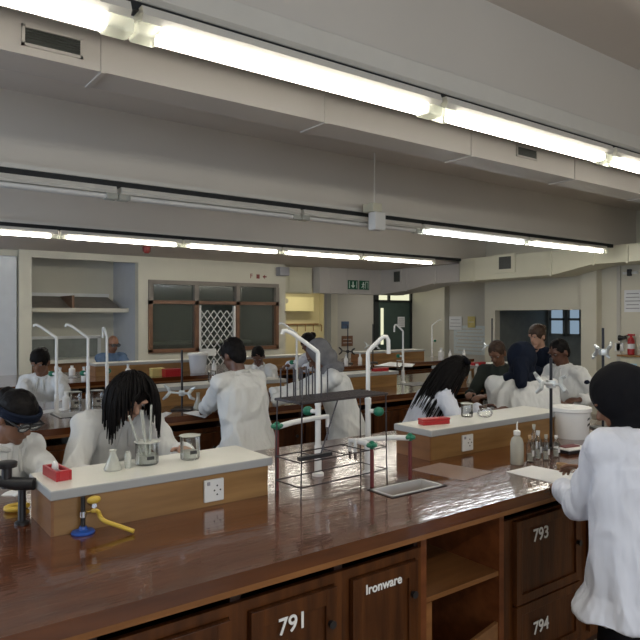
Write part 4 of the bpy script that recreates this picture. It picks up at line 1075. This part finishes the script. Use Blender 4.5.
# glass bottles / tubes cluster
def gbottle(px, py, h, rad, label, stopper='cork'):
    q = onbench(px, py); r = thing('reagent_bottle', label, 'bottle', q, 0, 'glass bottles at the right end of the worktop')
    MB().lathe((0, 0, 0), [(rad, 0), (rad*1.05, .004), (rad*1.05, h*.72), (rad*.5, h*.84), (rad*.5, h), (rad*.42, h), (rad*.42, h*.84), (rad*.96, h*.70), (rad*.96, .006), (rad*.2, .005)], 18).build('bottle_glass', 'glass', r, smooth=True)
    MB().lathe((0, 0, 0), [(rad*.40, h*.92), (rad*.55, h*1.01), (rad*.55, h*1.10)], 12).build('stopper', stopper, r, smooth=True)
    MB().lathe((0, 0, 0), [(rad*.93, .007), (rad*.93, h*.35)], 18).build('liquid', 'clear_plastic', r, smooth=True)
    MB().box(-rad*.5, rad*.5, -rad*1.08, -rad*1.04, h*.25, h*.5).build('bottle_label', 'paper', r)
gbottle(530, 462, .125, .018, 'glass bottle with cork stopper next to the squeeze bottle', 'cork')
gbottle(538, 459, .135, .018, 'glass bottle second from the squeeze bottle', 'white_plastic')
gbottle(546, 460, .120, .016, 'glass bottle third from the squeeze bottle', 'clear_plastic')
gbottle(556, 457, .105, .017, 'glass bottle beside the open red tray', 'white_plastic')
gbottle(534, 455, .15, .016, 'taller glass bottle behind the cork stoppered one', 'clear_plastic')
r = thing('cork_dish', 'small brown cork dish in front of the glass bottles', 'dish', onbench(562, 468)); MB().lathe((0, 0, 0), [(.022, 0), (.028, .022), (.024, .022), (.019, .004)], 16).build('dish_body', 'cork', r)
q = onbench(572, 452)
r = thing('open_case', 'low white tray with red lining beside the glass bottles', 'tray', q, math.radians(-10))
MB().box(-.08, .08, -.05, .05, 0, .02, .004).build('tray_base', 'black_metal', r); MB().box(-.085, .085, -.055, .055, .02, .028, .003).build('tray_rim', 'white_plastic', r); MB().box(-.06, .05, -.01, .04, .028, .034).build('lining', 'red_dull', r)
# papers
def sheet(px0, label, pts, m, z=BZ, name='paper_sheet', group=None):
    P = [at(a, b, Z=z) for a, b in pts]; c = sum(P, V((0, 0, 0)))/len(P)
    r = MB().prism([(p.x-c.x, p.y-c.y) for p in P], .0005, .0022, 'z').build(name, m); r.location = (c.x, c.y, z)
    return tag(r, label, 'paper', group)
sheet(0, 'white paper sheets at the front edge of the worktop by the black headscarf', [(506, 472), (532, 466), (574, 474), (572, 486), (560, 485)], 'paper')
sheet(0, 'clear plastic folder lying flat right of the foreground sink', [(411, 470), (440, 463), (494, 472), (464, 481)], 'clear_file', name='plastic_folder')
sheet(0, 'white papers on the middle bench left of the rod stand', [(153, 417), (166, 412), (172, 413), (158, 421)], 'paper')
sheet(0, 'white papers on the middle bench right of the rod stand', [(183, 413), (196, 411), (212, 413), (205, 418)], 'paper')
sheet(0, 'white papers on the farthest bench before the green door', [(374, 366), (390, 362), (415, 364), (412, 367)], 'paper')
sheet(0, 'white paper strip on the middle bench before the far left student', [(40, 411), (66, 408), (68, 410), (42, 414)], 'paper')
# bunsen burner
q = onbench(83, 533)
r = thing('bunsen_burner', 'bunsen burner with round blue base before the left riser', 'burner', q)
MB().lathe((0, 0, 0), [(.038, 0), (.040, .004), (.036, .010), (.016, .014), (.012, .024), (.008, .024)], 26).build('burner_base', 'blue_metal', r, smooth=True)
MB().tube([(0, 0, .02), (0, 0, .125)], .0075, 14).build('barrel', 'black_metal', r, smooth=True)
MB().tube([(0, 0, .055), (0, 0, .075)], .012, 14).build('air_collar', 'chrome', r, smooth=True)
MB().tube([(0, 0, .07), (.03, .006, .07)], .006, 10).build('gas_inlet', 'brass', r)
q2 = V(q)
e_ = V(onbench(134, 534)); m_ = V(onbench(100, 528))
hz_ = [q2+V((.03, .006, .07)), q2+V((.05, .0, .066)), q2*.6+e_*.4+V((0, 0, .046)), q2*.25+e_*.75+V((0, 0, .024)), e_+V((0, 0, .009))]
def curve(pts, n=8):
    P = [V(p) for p in pts]; P = [P[0]*2-P[1]]+P+[P[-1]*2-P[-2]]; out = []
    for i in range(1, len(P)-2):
        for j in range(n):
            t = j/n; a, b, c, d = P[i-1:i+3]
            out.append(.5*((b*2)+(c-a)*t+(a*2-b*5+c*4-d)*t*t+(b*3-a-c*3+d)*t*t*t))
    return out+[P[-2]]
tag(MB().tube(curve(hz_), .0075, 12).build('rubber_hose', 'hose_yellow', smooth=True), 'yellow rubber hose running from the bunsen burner', 'hose')
r = thing('gas_tap', 'yellow gas tap on the front of the left riser', 'tap', (q2.x+.03, 2.27, BZ))
MB().tube([(0, .02, .095), (0, -.035, .095)], .009, 10).build('gas_pipe', 'chrome', r, smooth=True)
MB().ell((0, -.03, .115), (.024, .012, .014)).build('tap_lever', 'hose_yellow', r, smooth='all')
# black clamp at the left
q = at(22, 524, Z=BZ)
r = thing('clamp_stand', 'heavy black screw clamp at the left edge of the worktop', 'clamp', (q.x, q.y, BZ))
u1 = RT
MB().lathe((0, 0, 0), [(.026, 0), (.026, .008), (.014, .014), (.013, .145)], 16).build('post', 'black_metal', r, smooth=True)
MB().tube([u1*.045+V((0, 0, .145)), u1*-.02+V((0, 0, .145)), u1*-.09+V((0, 0, .155)), u1*-.20+V((0, 0, .15))], [.022, .024, .020, .020], 14).build('arm', 'black_metal', r, smooth=True)
MB().tube([u1*-.055+V((0, 0, .13)), u1*-.055+V((0, 0, .21))], .018, 12).build('screw', 'black_metal', r, smooth=True)
MB().lathe(u1*-.055, [(.034, .205), (.036, .212), (.036, .222), (.03, .226)], 16).build('screw_head', 'black_metal', r, smooth=True)
q = at(17, 505, Z=BZ+.02)
tag(MB().tube([(q.x+.03*math.cos(t*PI/8)*1.3, q.y+.03*math.sin(t*PI/8), BZ+.012) for t in range(14)], .010, 10).build('rubber_hose', 'hose_yellow', smooth=True), 'coiled yellow hose behind the black screw clamp', 'hose')
# small things on the middle and farthest benches
def bottle(px, py, z, h, rad, m, label, name='plastic_bottle', cap='white_plastic', grp='bottles on the far benches'):
    q = at(px, py, Z=z); r = thing(name, label, 'bottle', (q.x, q.y, z), 0, grp)
    MB().lathe((0, 0, 0), [(rad*.95, 0), (rad, .004), (rad, h*.66), (rad*.42, h*.8), (rad*.42, h*.86)], 14).build('bottle_body', m, r, smooth=True)
    MB().lathe((0, 0, 0), [(rad*.5, h*.86), (rad*.5, h)], 12).build('cap', cap, r, smooth=True)
bottle(66, 409, BZ, .14, .03, 'white_plastic', 'white bottle on the middle bench near the leftmost tap')
bottle(117, 403, BZ, .17, .035, 'white_plastic', 'white bottle with dark mark behind the bowed black hair')
bottle(72, 375, BZ, .12, .04, 'white_plastic', 'squat white bottle on the farthest bench left of the niche counter')
bottle(205, 400, BZ, .16, .03, 'clear_plastic', 'clear bottle left of the back view man on the middle bench')
bottle(441, 359.5, BZ, .20, .05, 'white_plastic', 'white bottle on the farthest bench below the grid chart')
bottle(477, 380, BZ, .19, .035, 'clear_plastic', 'clear bottle on the middle bench beside the navy headscarf')
q = at(193, 381, Y=7.9)
r = thing('plastic_bin', 'white bucket with lid on the farthest bench below the gate', 'tub', (q.x, 7.75, BZ)); MB().lathe((0, 0, 0), [(.10, 0), (.125, .24)], 22).build('bin_body', 'panel_white', r, smooth=True); MB().lathe((0, 0, 0), [(.135, .235), (.135, .26), (.12, .265)], 22).build('lid', 'white_plastic', r, smooth=True)
def box(px, py, z, w_, d_, h_, m, name, label, cat, rz=0):
    q = at(px, py, Z=z); r = thing(name, label, cat, (q.x, q.y, z), rz)
    MB().box(-w_/2, w_/2, -d_/2, d_/2, 0, h_*.8, .004).build('box_base', m, r); MB().box(-w_/2-.003, w_/2+.003, -d_/2-.003, d_/2+.003, h_*.8, h_, .003).build('lid', m, r)
box(172, 376, BZ, .22, .12, .09, 'red_plastic', 'storage_box', 'dark red box on the farthest bench behind the rod stand', 'box')
box(157, 376, BZ, .16, .10, .10, 'paper_yellow', 'storage_box', 'yellow packet beside the dark red box on the farthest bench', 'box')
box(380, 371, BZ+.1585, .20, .06, .035, 'red_plastic', 'slide_box', 'flat red box on the middle riser before the green door', 'box')
box(478, 365, BZ+.1585, .22, .06, .035, 'red_plastic', 'slide_box', 'flat red box on the riser beside the dark opening', 'box')
for i, px in enumerate((75, 97, 122, 135)):
    beaker((at(px, 400, Y=5.4).x, 5.40, BZ), ['leftmost glass beaker on the middle bench', 'glass beaker between taps on the middle bench', 'glass beaker right of the taps on the middle bench', 'glass beaker behind the black hair on the middle bench'][i], .05, .13, 'beakers on the middle bench')
for i, px in enumerate((200, 215, 355, 385)):
    beaker((at(px, 380, Y=5.4).x, 5.16, SZ), ['glass beaker on the middle riser left of the back view man', 'second glass beaker on the middle riser behind the back view man', 'glass beaker on the right middle riser beside the grey hood', 'glass beaker at the end of the right middle riser'][i], .035, .10, 'beakers on the middle risers')
for i, (px, y) in enumerate(((60, 7.6), (84, 7.55), (128, 7.6), (214, 7.6), (346, 7.55), (360, 7.6), (450, 7.6), (464, 7.55))):
    r = thing('plastic_bottle', 'small white bottle among the clutter along the front of the farthest bench', 'bottle', (at(px, 370, Y=y).x, y, BZ), 0, 'small white bottles on the farthest bench')
    MB().lathe((0, 0, 0), [(.03, 0), (.032, .005), (.032, .10), (.014, .125), (.014, .15)], 12).build('bottle_body', 'white_plastic', r, smooth=True)
    MB().lathe((0, 0, 0), [(.017, .148), (.017, .165)], 10).build('cap', 'alloy', r, smooth=True)
for i, (px, y) in enumerate(((198, 4.72), (221, 4.75), (428, 4.75), (437, 4.8), (470, 4.75))):
    r = thing('glass_flask', 'clear flask standing along the front of the middle bench', 'flask', (at(px, 400, Y=y).x, y, BZ), 0, 'clear flasks on the middle bench')
    MB().lathe((0, 0, 0), [(.040, 0), (.042, .006), (.015, .085), (.015, .13), (.018, .133)], 16).build('flask_body', 'clear_plastic', r, smooth=True)
    MB().lathe((0, 0, 0), [(.038, .003), (.032, .025)], 16).build('liquid', 'pale_liquid', r, smooth=True)
